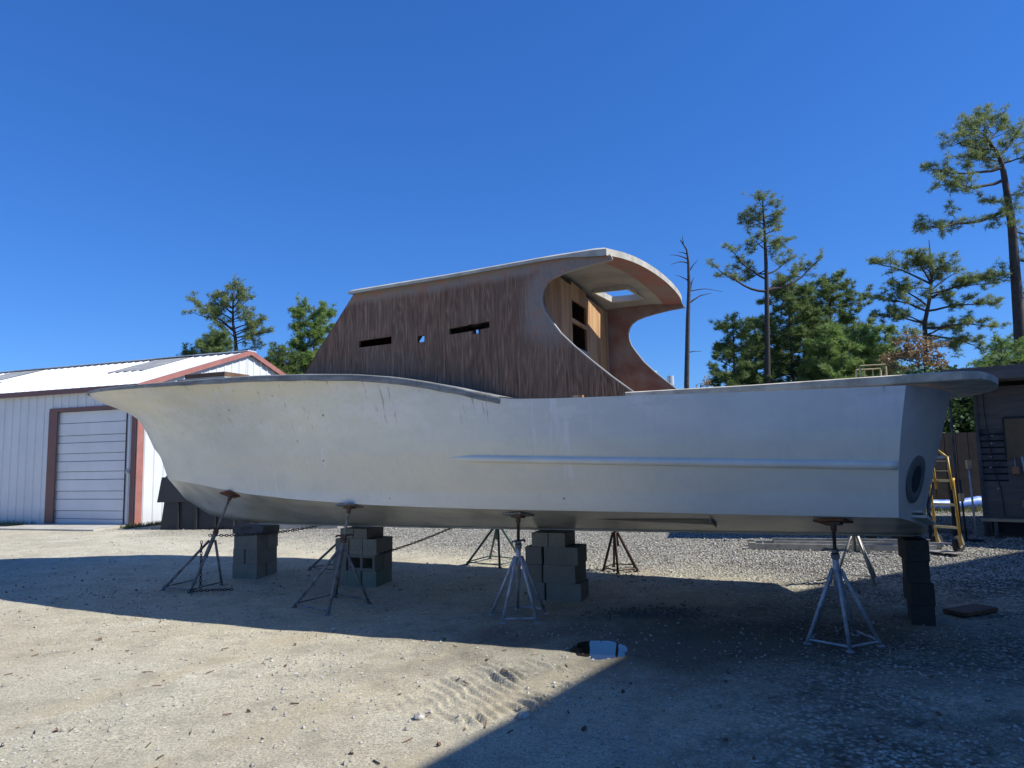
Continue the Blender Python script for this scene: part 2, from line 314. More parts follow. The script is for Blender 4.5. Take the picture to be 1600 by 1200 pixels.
# ------------------------------------------------------------ mesh builder
class MB:
    def __init__(s): s.v = []; s.f = []
    def add(s, vs, fs):
        o = len(s.v); s.v += [tuple(v) for v in vs]; s.f += [tuple(i+o for i in f) for f in fs]; return s
    def box(s, c, d, rot=None):
        hx,hy,hz = d[0]/2,d[1]/2,d[2]/2
        vs = [Vector((x*hx,y*hy,z*hz)) for x in (-1,1) for y in (-1,1) for z in (-1,1)]
        if rot is not None: vs = [rot @ v for v in vs]
        c = Vector(c)
        return s.add([v+c for v in vs], [(0,1,3,2),(4,6,7,5),(0,4,5,1),(2,3,7,6),(0,2,6,4),(1,5,7,3)])
    def beam(s, a, b, w, h, up=(0,0,1)):
        a, b = Vector(a), Vector(b); d = (b-a); L = d.length; d.normalize(); upv = Vector(up)
        if abs(d.dot(upv)) > .98: upv = Vector((1,0,0))
        x = d.cross(upv).normalized(); y = x.cross(d).normalized()
        vs = [p + x*sx*w/2 + y*sy*h/2 for p in (a,b) for sx,sy in ((-1,-1),(1,-1),(1,1),(-1,1))]
        return s.add(vs, [(3,2,1,0),(4,5,6,7),(0,1,5,4),(1,2,6,5),(2,3,7,6),(3,0,4,7)])
    def tube(s, pts, rs, seg=8, cap=True):
        pts = [Vector(p) for p in pts]
        if isinstance(rs,(int,float)): rs = [rs]*len(pts)
        vs = []; fs = []; prev = None
        for i,p in enumerate(pts):
            d = (pts[min(i+1,len(pts)-1)]-pts[max(i-1,0)]).normalized()
            if prev is None:
                a = Vector((0,0,1)) if abs(d.z) < .9 else Vector((1,0,0)); x = d.cross(a).normalized()
            else: x = (prev - d*prev.dot(d)).normalized()
            prev = x; y = d.cross(x)
            for k in range(seg):
                t = 2*math.pi*k/seg; vs.append(p + (x*math.cos(t)+y*math.sin(t))*rs[i])
        n = len(pts)
        for i in range(n-1):
            for k in range(seg):
                k2 = (k+1)%seg; fs.append((i*seg+k, i*seg+k2, (i+1)*seg+k2, (i+1)*seg+k))
        if cap: fs.append(tuple(reversed(range(seg)))); fs.append(tuple((n-1)*seg+k for k in range(seg)))
        return s.add(vs, fs)
    def grid(s, rows, close=False):
        n = len(rows[0]); vs = [p for r in rows for p in r]; fs = []
        for i in range(len(rows)-1):
            for j in range(n-1 if not close else n):
                j2 = (j+1)%n; fs.append((i*n+j, i*n+j2, (i+1)*n+j2, (i+1)*n+j))
        return s.add(vs, fs)
    def build(s, name, mat, parent=None, smooth=False, bevel=0, off=None, inv=None):
        me = bpy.data.meshes.new(name)
        vs = s.v
        if inv is not None: vs = [inv @ Vector(v) for v in vs]
        me.from_pydata([tuple(v) for v in vs], [], s.f); me.update()
        bm = bmesh.new(); bm.from_mesh(me); bmesh.ops.remove_doubles(bm, verts=bm.verts, dist=1e-5) if smooth else None
        bmesh.ops.recalc_face_normals(bm, faces=bm.faces); bm.to_mesh(me); bm.free()
        me.materials.append(mat)
        if smooth:
            for p in me.polygons: p.use_smooth = True
        o = bpy.data.objects.new(name, me); COL.objects.link(o)
        if parent: o.parent = parent
        if bevel:
            b = o.modifiers.new('bevel','BEVEL'); b.width = bevel; b.segments = 2; b.limit_method = 'ANGLE'
        return o
def tag(o, label=None, cat=None, group=None, kind=None):
    if label: o['label'] = label
    if cat: o['category'] = cat
    if group: o['group'] = group
    if kind: o['kind'] = kind
    return o
def thing(name, label, cat, loc=(0,0,0), rz=0, group=None):
    o = bpy.data.objects.new(name, None); COL.objects.link(o); o.location = loc; o.rotation_euler = (0,0,rz)
    o.empty_display_size = .2
    o['_inv'] = 0; del o['_inv']
    return tag(o, label, cat, group)
def inv(o): return (Matrix.Translation(o.location) @ o.rotation_euler.to_matrix().to_4x4()).inverted()
def autosmooth(o, ang=40):
    me = o.data
    for p in me.polygons: p.use_smooth = True
    bm = bmesh.new(); bm.from_mesh(me); 
    for e in bm.edges:
        if len(e.link_faces) == 2 and e.calc_face_angle(0) > rad(ang): e.smooth = False
    bm.to_mesh(me); bm.free()
def interp(x, tab):
    if x <= tab[0][0]: return tab[0][1]
    for (a,b),(c,d) in zip(tab, tab[1:]):
        if x <= c: return b+(d-b)*(x-a)/(c-a)
    return tab[-1][1]
def sstep(x,a,b):
    t = max(0,min(1,(x-a)/(b-a))); return t*t*(3-2*t)

# ------------------------------------------------------------ ground
def gbase(x, y):
    return .15*sstep(y, 6, 12)
def noise1(x,y,z=0.): return noise.noise(Vector((x,y,z)))
def lerp2(a,b,t): return a+(b-a)*t
TA, TB = Vector((-.42,4.55)), Vector((.25,5.75))
def gz(x, y):
    h = gbase(x,y)
    if -12 < x < 14 and 1 < y < 18:
        e = min(sstep(x,-12,-9), 1-sstep(x,11,14), 1-sstep(y,15,18))
        h += e*(.016*noise1(x*.6,y*.6) + .009*noise1(x*1.9,y*1.9,3.) + .005*noise1(x*6,y*6,7.))
        if -2 < x < 2 and 4 < y < 7:
            # puddle hollow
            px, py = (x-.68)/.20, (y-6.18)/.25
            h -= .045*math.exp(-(px*px+py*py)**1.3)*(1+.7*noise1(x*7,y*9,4.)+.4*noise1(x*19,y*22,2.))
            # tyre lugs
            d = TB-TA; L = d.length; d = d/L; q = Vector((x,y))-TA; t = q.dot(d); c = q.x*d.y-q.y*d.x
            for cc, amp in ((-.10,1.),(.22,.9),(-.40,.6)):
                w = c-cc
                if -.1 < t < L+.1 and abs(w) < .19:
                    m = sstep(.19-abs(w),0,.07)*sstep(t,-.1,.15)*(1-sstep(t,L-.25,L+.1))
                    ph = (t + w*.5 + cc)/.105
                    rag = .4+1.7*noise1(x*3.4,y*3.4,9.)
                    h += amp*m*(.036*max(-.5,math.sin(ph*2*math.pi))*max(0,rag) - .012)
    return h
def axis(segs):
    out = []
    for a,b,st in segs:
        n = max(1,round((b-a)/st)); out += [a+(b-a)*i/n for i in range(n)]
    return out + [segs[-1][1]]
xs = axis([(-900,-300,200),(-300,-60,40),(-60,-20,5),(-20,-9,.6),(-9,-.9,.09),(-.9,1.2,.018),(1.2,6,.07),(6,14,.25),(14,60,5),(60,300,40),(300,900,200)])
ys = axis([(-300,-20,40),(-20,1,3),(1,2.8,.2),(2.8,4.4,.05),(4.4,6.6,.018),(6.6,10,.07),(10,18,.2),(18,40,2),(40,120,10),(120,300,45),(300,1500,300)])
nx, ny = len(xs), len(ys)
gv = [(x,y,gz(x,y)) for y in ys for x in xs]
gf = [(j*nx+i, j*nx+i+1, (j+1)*nx+i+1, (j+1)*nx+i) for j in range(ny-1) for i in range(nx-1)]
me = bpy.data.meshes.new('ground'); me.from_pydata(gv,[],gf); me.update()
for p in me.polygons: p.use_smooth = True
me.materials.append(M['ground']); go = bpy.data.objects.new('ground', me); COL.objects.link(go); tag(go, kind='structure')
# puddle
pb = MB(); N = 90; ring = []
for i in range(N):
    a = 2*math.pi*i/N; r = 1+.10*noise1(math.cos(a)*3,math.sin(a)*3,1.5)
    ring.append((.72+.44*r*math.cos(a), 6.18+.32*r*math.sin(a), .0))
WL = sum(gz(.72+.5*math.cos(a),6.18+.42*math.sin(a)) for a in (0,1,2,3,4,5,6))/7-.013
pb.add([(x,y,WL) for x,y,_ in ring]+[(.72,6.18,WL)], [(i,(i+1)%N,N) for i in range(N)])
po = pb.build('puddle', M['water']); tag(po, kind='structure')

# loose stones / gravel
def stones(name, n, sampler, size, seed, kind='stuff'):
    rng = np.random.default_rng(seed)
    base = np.array([[1,0,0],[-1,0,0],[0,1,0],[0,-1,0],[0,0,.75],[0,0,-.75]],float)
    fc = np.array([[0,2,4],[2,1,4],[1,3,4],[3,0,4],[2,0,5],[1,2,5],[3,1,5],[0,3,5]])
    V = np.zeros((n,6,3)); cnt = 0
    P = []
    R_ = random.Random(seed)
    while len(P) < n:
        x,y = sampler(R_); P.append((x,y,gz(x,y)))
    P = np.array(P)
    sz = size[0]+(size[1]-size[0])*rng.random(n)**4
    V = base[None]*(.6+.8*rng.random((n,6,1)))*sz[:,None,None]
    a = rng.random(n)*6.28; ca,sa = np.cos(a)[:,None],np.sin(a)[:,None]
    X = V[:,:,0]*ca-V[:,:,1]*sa; Y = V[:,:,0]*sa+V[:,:,1]*ca
    V[:,:,0]=X; V[:,:,1]=Y; V += P[:,None,:]; V[:,:,2] += (sz*.25)[:,None]
    F = (fc[None]+6*np.arange(n)[:,None,None]).reshape(-1,3)
    me = bpy.data.meshes.new(name); me.from_pydata(V.reshape(-1,3).tolist(),[],F.tolist()); me.update(); me.materials.append(M['stone'])
    o = bpy.data.objects.new(name, me); COL.objects.link(o); tag(o, kind=kind); return o
def s_near(R_):
    while True:
        y = 2.9+6.5*R_.random()**1.3; x = (R_.random()*2-1)*.85*y
        m = noise1(x*.9,y*.9,20.)
        right = sstep(x-.35*y,-1.2,.8)
        if R_.random() < .22+max(0,m)*1.6+right*.35: return x,y
def s_far(R_):
    while True:
        y = 8.6+10*R_.random()**1.5; x = (R_.random()*2-1)*.8*y
        if R_.random() < .05 + sstep(y+.7*x+noise1(x*.5,y*.5)*1.5, 9.6, 12.2): return x,y
g1 = stones('loose_stones', 15000, s_near, (.0035,.017), 3)
tag(g1, 'small pale and dark stones strewn over the sandy foreground', 'stones')
g2 = stones('gravel', 42000, s_far, (.008,.024), 4)
tag(g2, 'pale crushed gravel spread across the yard behind the boat', 'gravel')
def s_edge(R_):
    x = 1.6+3.4*R_.random(); y = 5.6-1.0*(x-1.6)*.0+ .55*(x-1.6)*.6 + (R_.random()-.5)*.5; return x,y
g3 = stones('dark_rubble', 700, lambda R_: (1.35+.33*R_.gauss(0,1), 7.35+.12*R_.gauss(0,1)), (.008,.026), 8); g3.data.materials[0] = M['exring']
tag(g3, 'scatter of dark rubble on the ground beside the middle block pile', 'rubble')
rg_ = random.Random(77); mb_ = []
class _T: pass
tw_v = []; tw_f = []
for i in range(260):
    y = 2.9+7*rg_.random()**1.2; x = (rg_.random()*2-1)*.8*y; a = rg_.uniform(0,6.28); L_ = rg_.uniform(.015,.085); wd_ = rg_.uniform(.0015,.004); z = gz(x,y)+.003
    if rg_.random() < .35: L_ = rg_.uniform(.012,.03); wd_ = L_*.4
    dx,dy = math.cos(a),math.sin(a); o_ = len(tw_v); zz = z+rg_.uniform(.002,.010)
    tw_v += [(x-dy*wd_,y+dx*wd_,z),(x+dy*wd_,y-dx*wd_,z),(x+dx*L_+dy*wd_,y+dy*L_-dx*wd_,zz),(x+dx*L_-dy*wd_,y+dy*L_+dx*wd_,zz),(x-dy*wd_*.3,y+dx*wd_*.3,z+wd_*1.5+.002),(x+dx*L_,y+dy*L_,zz+wd_*1.5+.002)]
    tw_f += [(o_,o_+1,o_+2,o_+3),(o_,o_+4,o_+5,o_+3),(o_+1,o_+2,o_+5,o_+4)]
me = bpy.data.meshes.new('twigs'); me.from_pydata(tw_v,[],tw_f); me.update(); me.materials.append(M['brownwood']); tg_ = bpy.data.objects.new('twigs', me); COL.objects.link(tg_)
tag(tg_, 'dry twigs and leaf scraps strewn over the sandy yard', 'twigs', kind='stuff')
# a few bigger rocks and bits of debris
R0 = random.Random(12)
def rock(x,y,r,label,mat='stone',name='rock'):
    bm = bmesh.new(); bmesh.ops.create_icosphere(bm, subdivisions=2, radius=r)
    for v in bm.verts:
        v.co *= 1+.35*noise.noise(v.co*(1.6/r)+Vector((x,y,0))); v.co.z *= .6
    me = bpy.data.meshes.new(name); bm.to_mesh(me); bm.free(); me.materials.append(M[mat])
    o = bpy.data.objects.new(name, me); COL.objects.link(o); o.location = (x,y,gz(x,y)+r*.3); tag(o,label,'rock','rocks lying on the sand'); return o
rock(-.62,4.62,.035,'pale rock beside the tyre lugs in the sand')
rock(.03,4.62,.045,'largest pale rock at the lower end of the tyre lugs')
rock(-1.75,6.95,.035,'small pale rock at the edge of the hull shadow','stone')
rock(-3.3,3.95,.03,'small dark rock on the sand at the far lower left','stone')
rock(-1.25,3.62,.035,'pale rock near the lower middle of the open sand')

# ------------------------------------------------------------ boat
TH = rad(21.5); KX, KY = 3.98, 6.8
uV = Vector((-math.cos(TH), math.sin(TH), 0)); nV = Vector((-math.sin(TH), -math.cos(TH), 0))
def BW(s, w, z): return Vector((KX,KY,0)) + uV*s + nV*w + Vector((0,0,z))
boat = thing('boat', 'large unfinished grey boat with brown plywood cabin propped on stands and block piles', 'boat', (KX,KY,0), math.atan2(uV.y,uV.x))
ZC = [(0,1.083),(.05,1.088),(.12,1.094),(.24,1.11),(.37,1.118),(.44,1.126),(.554,1.145),(.682,1.195),(.772,1.25),(.833,1.305),(.88,1.35),(.94,1.385),(1,1.42)]
ZS = [(0,2.098),(.116,2.105),(.319,2.132),(.36,2.146),(.372,2.165),(.392,2.207),(.42,2.276),(.456,2.35),(.493,2.415),(.54,2.47),(.6,2.511),(.673,2.545),(.767,2.566),(.856,2.598),(.907,2.625),(.96,2.66),(1,2.70)]
STEM = [(0,.0),(.25,.11),(.345,.20),(.55,.31),(.677,.39),(.76,.52),(.82,.68),(.88,.84),(.94,.97),(1,1.0)]
def wch(t): return 1.5*max(0,1-t**3.2)**.9
def wsh(t): return (1.62+.14*min(1,t/.4))*max(0,1-t**6.5)**.62
def hull_pt(t, v, side=1):
    zc, zs = interp(t,ZC), interp(t,ZS)
    wc, ws = wch(t), wsh(t)
    fl = sstep(t,.35,.95)
    F = v**(1+1.5*fl)
    # slight tumblehome bulge aft
    w = wc+(ws-wc)*F + (1-fl)*.055*math.sin(math.pi*v**.8)*min(1,1.5*(1-t))
    z = zc+(zs-zc)*v
    s = .0+9.65*t + 1.43*interp(v,STEM)*t**6
    aft = (1-t)**3
    q2 = (w/1.5)**2; s += aft*(.12+.37*q2 - v*(.28-.10*q2))
    # roundness of the stem
    return Vector((s, w*side, z))
KEEL = [(0,.80),(7.0,.795),(8.04,.80),(8.83,.90),(9.3,1.12),(9.65,1.42)]
NT, NV = 120, 26
ts = [1-(1-i/NT)**1.35 for i in range(NT+1)]
def resample(ts): return ts
side_rows = lambda sd: [[hull_pt(t, j/NV, sd) for j in range(NV+1)] for t in ts]
mb = MB(); mb.grid(side_rows(1)); mb.grid(side_rows(-1))
hull = mb.build('hull', M['hull'], boat, smooth=True)
# bottom
def bottom_pt(t, q, sd=1):   # q 0 keel ..1 chine
    c = hull_pt(t,0,sd); w = c.y*q
    sk_ = 9.65*t + (1-t)**3*(.12+.37*(w/1.5)**2)
    zk = interp(9.65*t, KEEL)
    fw = sstep(t,.6,1)
    return Vector((sk_, w, zk+(c.z-zk)*(q**(1-.25*fw))))
mb = MB()
for sd in (1,-1): mb.grid([[bottom_pt(t, j/8, sd) for j in range(9)] for t in ts])
bot = mb.build('hull_bottom', M['bottom'], boat, smooth=True)
# keel shoe + chine flat
mb = MB(); mb.tube([Vector((x,0,interp(x,KEEL)-.002)) for x in np.linspace(.2,8.0,60)], [.018-.010*i/59 for i in range(60)], 8); mb.build('keel', M['bottom'], hull, True)
# transom
mb = MB(); NW = 40; rows = []
for j in range(NV+1):
    e = hull_pt(0, j/NV, 1); row = []
    for i in range(NW+1):
        q = -1+2*i/NW; w = e.y*q
        row.append(Vector((.12+.37*(w/1.5)**2 - (j/NV)*(.28-.10*(w/1.5)**2), w, e.z)))
    rows.append(row)
low = []
for r in range(4):
    row = []
    for i in range(NW+1):
        q = -1+2*i/NW; e = hull_pt(0,0,1); w = e.y*q; zb = .8+(e.z-.8)*abs(q)
        row.append(Vector((.12+.37*(w/1.5)**2, w, zb+(e.z-zb)*r/3)))
    low.append(row)
mb.grid(low[:3]+rows); tr = mb.build('transom', M['transom'], boat, True)
# exhaust port on the near quarter of the transom
def tpt(w, z): 
    v = (z-1.083)/1.015; return Vector((.12+.37*(w/1.5)**2 - v*(.28-.10*(w/1.5)**2), w, z))
def tframe(w,z):
    p = tpt(w,z); dw = (tpt(w+.01,z)-p).normalized(); dz = (tpt(w,z+.01)-p).normalized(); nn = dw.cross(dz).normalized()
    if nn.x > 0: nn = -nn
    return p, dw, dz, nn
EW, EZ = 1.27, 1.37
def ell(r, off, n=40): 
    out = []
    for i in range(n):
        a = 2*math.pi*i/n; w = EW+r*math.cos(a); z = EZ+1.0*r*math.sin(a); p,dw,dz,nn = tframe(w,z); out.append(p+nn*off)
    return out
mb = MB(); mb.grid([ell(.19,.000), ell(.186,.012), ell(.115,.014), ell(.105,.002)], True)
ex = mb.build('exhaust_ring', M['exring'], tr, True)
EW2 = EW-.02
mb = MB(); rg = ell(.115,.006); c0 = sum(rg, Vector())/len(rg); mb.add(rg+[c0], [(i,(i+1)%40,40) for i in range(40)]); mb.build('exhaust_opening', M['dark'], ex)
# trim tab pocket and strut
p,dw,dz,nn = tframe(.95,1.10)
mb = MB(); mb.beam(tframe(1.22,1.12)[0]+nn*.03, tframe(.5,1.0)[0]+nn*.03, .07, .018); mb.beam(tframe(1.22,1.085)[0]+nn*.05, tframe(.5,.965)[0]+nn*.05, .11,.02)
mb.build('trim_tab_bracket', M['transom'], tr)
mb = MB(); mb.tube([tframe(.62,1.06)[0]+nn*.03, tframe(.50,1.32)[0]+nn*.015], .009, 6); mb.build('trim_tab_rod', M['rustygrey'], tr)
# propeller tunnel opening edge in the bottom
def bpt(s,w,drop=.004):
    t = s/9.65; c = wch(t); q = w/c; zk = .8; return Vector((s,w, zk+(interp(t,ZC)-zk)*q-drop))
mb = MB()
A = [bpt(3.1,.95),bpt(2.2,.98,-.0),bpt(1.9,.62)]
mb.add([bpt(3.1,.92,.005),bpt(1.95,1.12,.005),bpt(1.95,.66,.005)],[(0,1,2)]); mb.beam(bpt(1.95,1.12,.015),bpt(1.95,.66,.015),.010,.035)
mb.build('propeller_pocket', M['pocket'], bot)
# rub strake
mb = MB(); rows = []
for i in range(60):
    q = i/59; s = 4.36+(.02-4.36)*q
    # find t for s
    lo, hi = 0., .6
    z0 = 1.618+(1.487-1.618)*q
    for _ in range(30):
        m = (lo+hi)/2; v = (z0-interp(m,ZC))/(interp(m,ZS)-interp(m,ZC))
        if hull_pt(m,v).x < .49+ (4.36-.49)*(1-q): lo = m
        else: hi = m
    p = hull_pt(lo,v); r = .036*min(1,q*12+.1)
    rows.append([p+Vector((0,math.cos(a)*r*1.15-.006,math.sin(a)*r)) for a in [rad(x) for x in (-100,-75,-40,0,40,75,100)]])
mb.grid(rows); mb.add([rows[-1][k] for k in range(7)],[tuple(range(7))])
mb.build('rub_strake', M['strake'], hull, True)
# deck edge strip (raw grey lip on the sheer of the raised foredeck) + foredeck
mb = MB()
for sd in (1,-1):
    rows = []
    for t in [x for x in ts if x > .372]:
        p = hull_pt(t,1,sd); a = hull_pt(t,.985,sd); w = p.y
        tn = Vector((0,1 if sd>0 else -1,0)); o = .006
        wob = .007*noise.noise(Vector((p.x*5,0,sd)))
        th_ = .03+.03*sstep(t,.95,.6)
        k1 = max(0,abs(w)-.05)*(1 if w>0 else -1)
        rows.append([Vector((p.x, w+tn.y*o*min(1,abs(w)*4), p.z-th_+wob)), Vector((p.x, w+tn.y*o*1.6, p.z+.002)), Vector((p.x, w, p.z+.012)), Vector((p.x-.0, k1, p.z+.014))])
    mb.grid(rows)
mb.build('sheer_edge', M['deckcap'], hull, True)
mb = MB(); rows = []
for t in [x for x in ts if x > .372]:
    p = hull_pt(t,1,1); rows.append([Vector((p.x, p.y*q, p.z+.008+.03*(1-q*q))) for q in (-1,-.75,-.4,0,.4,.75,1)])
mb.grid(rows); fd = mb.build('foredeck', M['deckcap'], boat, True)
# cabin-side deck aft of the break, at hull top level
mb = MB(); mb.grid([[Vector((s,w,2.09+.0*s)) for w in (-1.6,-1.3,1.3,1.6)] for s in (2.6,3.2,3.6)]); mb.grid([[Vector((3.6,w,2.09)) for w in (-1.2,0,1.2)],[Vector((3.6,w,2.3)) for w in (-1.2,0,1.2)]])
mb.build('side_deck', M['deckcap'], boat)
mb = MB(); mb.grid([[Vector((s,w,1.45)) for w in (-1.25,0,1.25)] for s in (.7,2,3.4)]); mb.build('cockpit_floor', M['deckcap'], boat)
# stern coaming slab
outer = [(2.58,1.58),(1.5,1.62),(.55,1.60),(.2,1.58),(.0,1.54),(-.15,1.42),(-.3,1.1),(-.42,.72),(-.5,.35),(-.53,0)]
inner = [(2.58,1.34),(1.5,1.34),(.75,1.32),(.6,1.28),(.55,1.2),(.48,1.08),(.36,.8),(.26,.55),(.2,.3),(.18,0)]
outer = outer+[(a,-b) for a,b in reversed(outer[:-1])]; inner = inner+[(a,-b) for a,b in reversed(inner[:-1])]
mb = MB(); rows = []
for (a,b),(c,d) in zip(outer,inner):
    zt = 2.168+.026*sstep(-a,-1.6,.2); zb = 2.108+.022*sstep(-a,-.5,.2)
    zt2 = zt
    rows.append([Vector((c,d,zb)),Vector((a+.01*(1 if a<0 else 0),b*.995,zb)),Vector((a,b,zb+.008)),Vector((a,b,zt-.008)),Vector((a,b*.99,zt)),Vector((c,d,zt2))])
mb.grid(rows, True); mb.add(rows[0],[tuple(range(6))]); mb.add(rows[-1],[tuple(range(6))])
co_ = mb.build('coaming', M['deckcap_light'], boat)
# aft edge darker strip sits under coaming
# wood offcut standing by the cabin side, plus hatch board on the foredeck
mb = MB(); mb.box((3.06,1.42,2.14),(.10,.06,.07)); wo = mb.build('wood_offcut', M['fresh'], None, inv=None)
wo.matrix_world = Matrix.Translation((KX,KY,0)) @ Matrix.Rotation(math.atan2(uV.y,uV.x),4,'Z')
tag(wo, 'tiny pinkish wood offcut lying on the side deck by the cabin', 'wood offcut')

# ---- cabin
cabin = MB()
HW = 1.3
def wallw(s): return HW-.045*(s-2.6)/3 if s > 2.6 else HW
outline = [(6.72,2.08),(5.62,3.475),(5.0,3.50),(4.455,3.515),(3.9,3.545),(3.4,3.572),(2.9,3.582),(2.80,3.57),(2.73,3.50),(2.713,3.46),(2.9,3.443),(3.08,3.413),(3.22,3.385),(3.325,3.35),(3.385,3.31),(3.425,3.25),(3.442,3.18),(3.436,3.10),(3.408,3.02),(3.34,2.92),(3.256,2.80),(3.12,2.66),(2.977,2.53),(2.77,2.35),(2.562,2.185),(2.45,2.08)]
holes_near = [[(5.582,2.915),(5.162,2.932),(5.162,2.85),(5.582,2.84)],
  [(4.465,2.952),(4.25,2.968),(4.25,2.975),(4.20,2.98),(4.20,2.973),(4.009,2.987),(4.009,2.92),(4.117,2.912),(4.117,2.875),(4.196,2.872),(4.196,2.905),(4.465,2.888)],
  [(4.84,2.905),(4.76,2.908),(4.76,2.84),(4.84,2.836)]]
holes_far = [[(6.0,3.10),(5.55,3.10),(5.55,3.42),(6.0,3.42)]] 
def wall(name, sd, holes, mat_out, parent, th_=.035):
    bm = bmesh.new(); es = []
    for lp in [outline]+holes:
        vs = [bm.verts.new((a,0,b)) for a,b in lp]
        for i in range(len(vs)): es.append(bm.edges.new((vs[i],vs[(i+1)%len(vs)])))
    bmesh.ops.triangle_fill(bm, use_beauty=True, use_dissolve=False, edges=es)
    g = bmesh.ops.extrude_face_region(bm, geom=bm.faces[:])
    nv = [x for x in g['geom'] if isinstance(x, bmesh.types.BMVert)]
    for v in bm.verts: v.co.y = wallw(v.co.x)*sd
    for v in nv: v.co.y -= th_*sd
    bmesh.ops.recalc_face_normals(bm, faces=bm.faces)
    me = bpy.data.meshes.new(name); bm.to_mesh(me); bm.free(); me.materials.append(mat_out); me.materials.append(M['inner'])
    for p in me.polygons:
        if p.normal.y*sd < -.7: p.material_index = 1
    o = bpy.data.objects.new(name, me); COL.objects.link(o); o.parent = parent; return o
SHEAR = .12
def sh_(o):
    for v in o.data.vertices: v.co.x += SHEAR*(v.co.y-1.3)
nw = wall('cabin_side', 1, holes_near, M['ply'], boat)
fw_ = wall('cabin_side', -1, holes_far, M['inner'], boat)
fw_['label'] = 'red brown inner face of the far cabin side'
# pale raw edge along the sloping cut of both sides
for sd, pr in ((1,nw),(-1,fw_)):
    mb = MB(); pts = [(a,b) for a,b in outline[9:25]]
    pts2 = pts if sd < 0 else pts
    rows = []
    for (a,b) in pts2:
        w = wallw(a)*sd; rows.append([Vector((a-.004,w+.001*sd,b+.004)), Vector((a-.004,w-.036*sd,b+.004)), Vector((a+.004,w-.038*sd,b-.002)), Vector((a+.004,w+.003*sd,b-.002))])
    mb.grid(rows, True); mb.build('cut_edge', M['ceil'], pr)
# roof
def roofz(s, w):
    zn = interp(s,[(2.3,3.56),(2.6,3.588),(2.9,3.60),(3.4,3.585),(4.0,3.555),(4.5,3.53),(5.64,3.49),(5.75,3.485)])
    return zn + .085*(1-(w/1.33)**2)
def aftedge(w): return 2.70+.06*(abs(w)/1.33)**6-.04*(1-(w/1.33)**2)
HS = (3.13,3.55); HWD = (-.98,-.36)
ws_ = sorted(set(list(np.linspace(-1.33,1.33,28))+[HWD[0],HWD[1]])); 
def q_rows(): return sorted(set(list(np.linspace(0,1,26))))
def roof_s(q, w):
    # q in 0..1: aft edge -> hatch aft -> hatch fore -> front
    a = aftedge(w)
    return interp(q, [(0,a),(.2,HS[0] if a < HS[0]-.02 else a+.02),(.36,HS[1]),(1,5.66)])
qs = sorted(set(list(np.linspace(0,1,26))+[.2,.36]))
mb = MB(); T = .095
def inh(qa,qb,wa,wb): return qa >= .2-1e-6 and qb <= .36+1e-6 and wa >= HWD[0]-1e-6 and wb <= HWD[1]+1e-6
cells = [(i,j) for i in range(len(qs)-1) for j in range(len(ws_)-1) if not inh(qs[i],qs[i+1],ws_[j],ws_[j+1])]
top = {}; vs = []; fs = []
def vid(i,j,k):
    key = (i,j,k)
    if key not in top:
        w = ws_[j]; s = roof_s(qs[i],w); edge = max(sstep(abs(w),1.22,1.33), 1-sstep(qs[i],0,.06))
        z = roofz(s,w)
        z = z - (.0 if k else 0)
        if k: z -= T*(.62+.38*(1-sstep(qs[i],.05,.25)))
        else: z -= .030*edge**2
        top[key] = len(vs); vs.append((s,w,z))
    return top[key]
cs = set(cells)
for i,j in cells:
    fs.append((vid(i,j,0),vid(i+1,j,0),vid(i+1,j+1,0),vid(i,j+1,0)))
    for (di,dj,a,b) in ((-1,0,(i,j),(i,j+1)),(1,0,(i+1,j),(i+1,j+1)),(0,-1,(i,j),(i+1,j)),(0,1,(i,j+1),(i+1,j+1))):
        if (i+di,j+dj) not in cs:
            fs.append((vid(*a,0),vid(*b,0),vid(*b,1),vid(*a,1)))
mb.add(vs, fs); roof = mb.build('cabin_roof', M['roofwhite'], boat); autosmooth(roof, 50)
def under(name, qa, qb, mat, dz=0):
    vs2 = {}; V2 = []; F2 = []
    def vv(i,j):
        if (i,j) not in vs2:
            w = ws_[j]; s = roof_s(qs[i],w); vs2[(i,j)] = len(V2); V2.append((s,w,roofz(s,w)-T*(.62+.38*(1-sstep(qs[i],.05,.25)))-.002-dz))
        return vs2[(i,j)]
    for i,j in cells:
        if qs[i] >= qa-1e-6 and qs[i+1] <= qb+1e-6: F2.append((vv(i,j),vv(i+1,j),vv(i+1,j+1),vv(i,j+1)))
    return MB().add(V2,F2).build(name, mat, roof)
under('aft_fairing_band', 0, .12, M['redglass'], .0)
under('ceiling', .12, 1, M['ceil'], -.004)
# hatch coaming
mb = MB(); zt = roofz(3.1,-.65)
for a,b in (((HS[0],HWD[0]),(HS[0],HWD[1])),((HS[1],HWD[0]),(HS[1],HWD[1]))): mb.beam((a[0],a[1],zt-.065),(b[0],b[1],zt-.065),.03,.075)
for a,b in (((HS[0],HWD[0]),(HS[1],HWD[0])),((HS[0],HWD[1]),(HS[1],HWD[1]))): mb.beam((a[0]+.016,a[1],zt-.068),(b[0]-.016,b[1],zt-.068),.03,.075)
mb.build('roof_hatch_frame', M['roofwhite'], roof)
# front slope panel
def FP(w,z): return Vector((5.62+(3.475-z)*.789, w, z+ (.085*(1-(w/1.33)**2) if z > 3.45 else 0)))
mb = MB()
for w0,w1,z0,z1 in ((-1.25,-.95,2.08,3.475),(-.95,-.72,2.08,3.475),(-.72,-.36,2.08,3.09),(-.72,-.36,3.31,3.475),(-.36,1.25,2.08,3.475)):
    mb.grid([[FP(w,z) for w in np.linspace(w0,w1,4)] for z in (z0,z1)])
mb.build('cabin_front', M['ply'], boat)
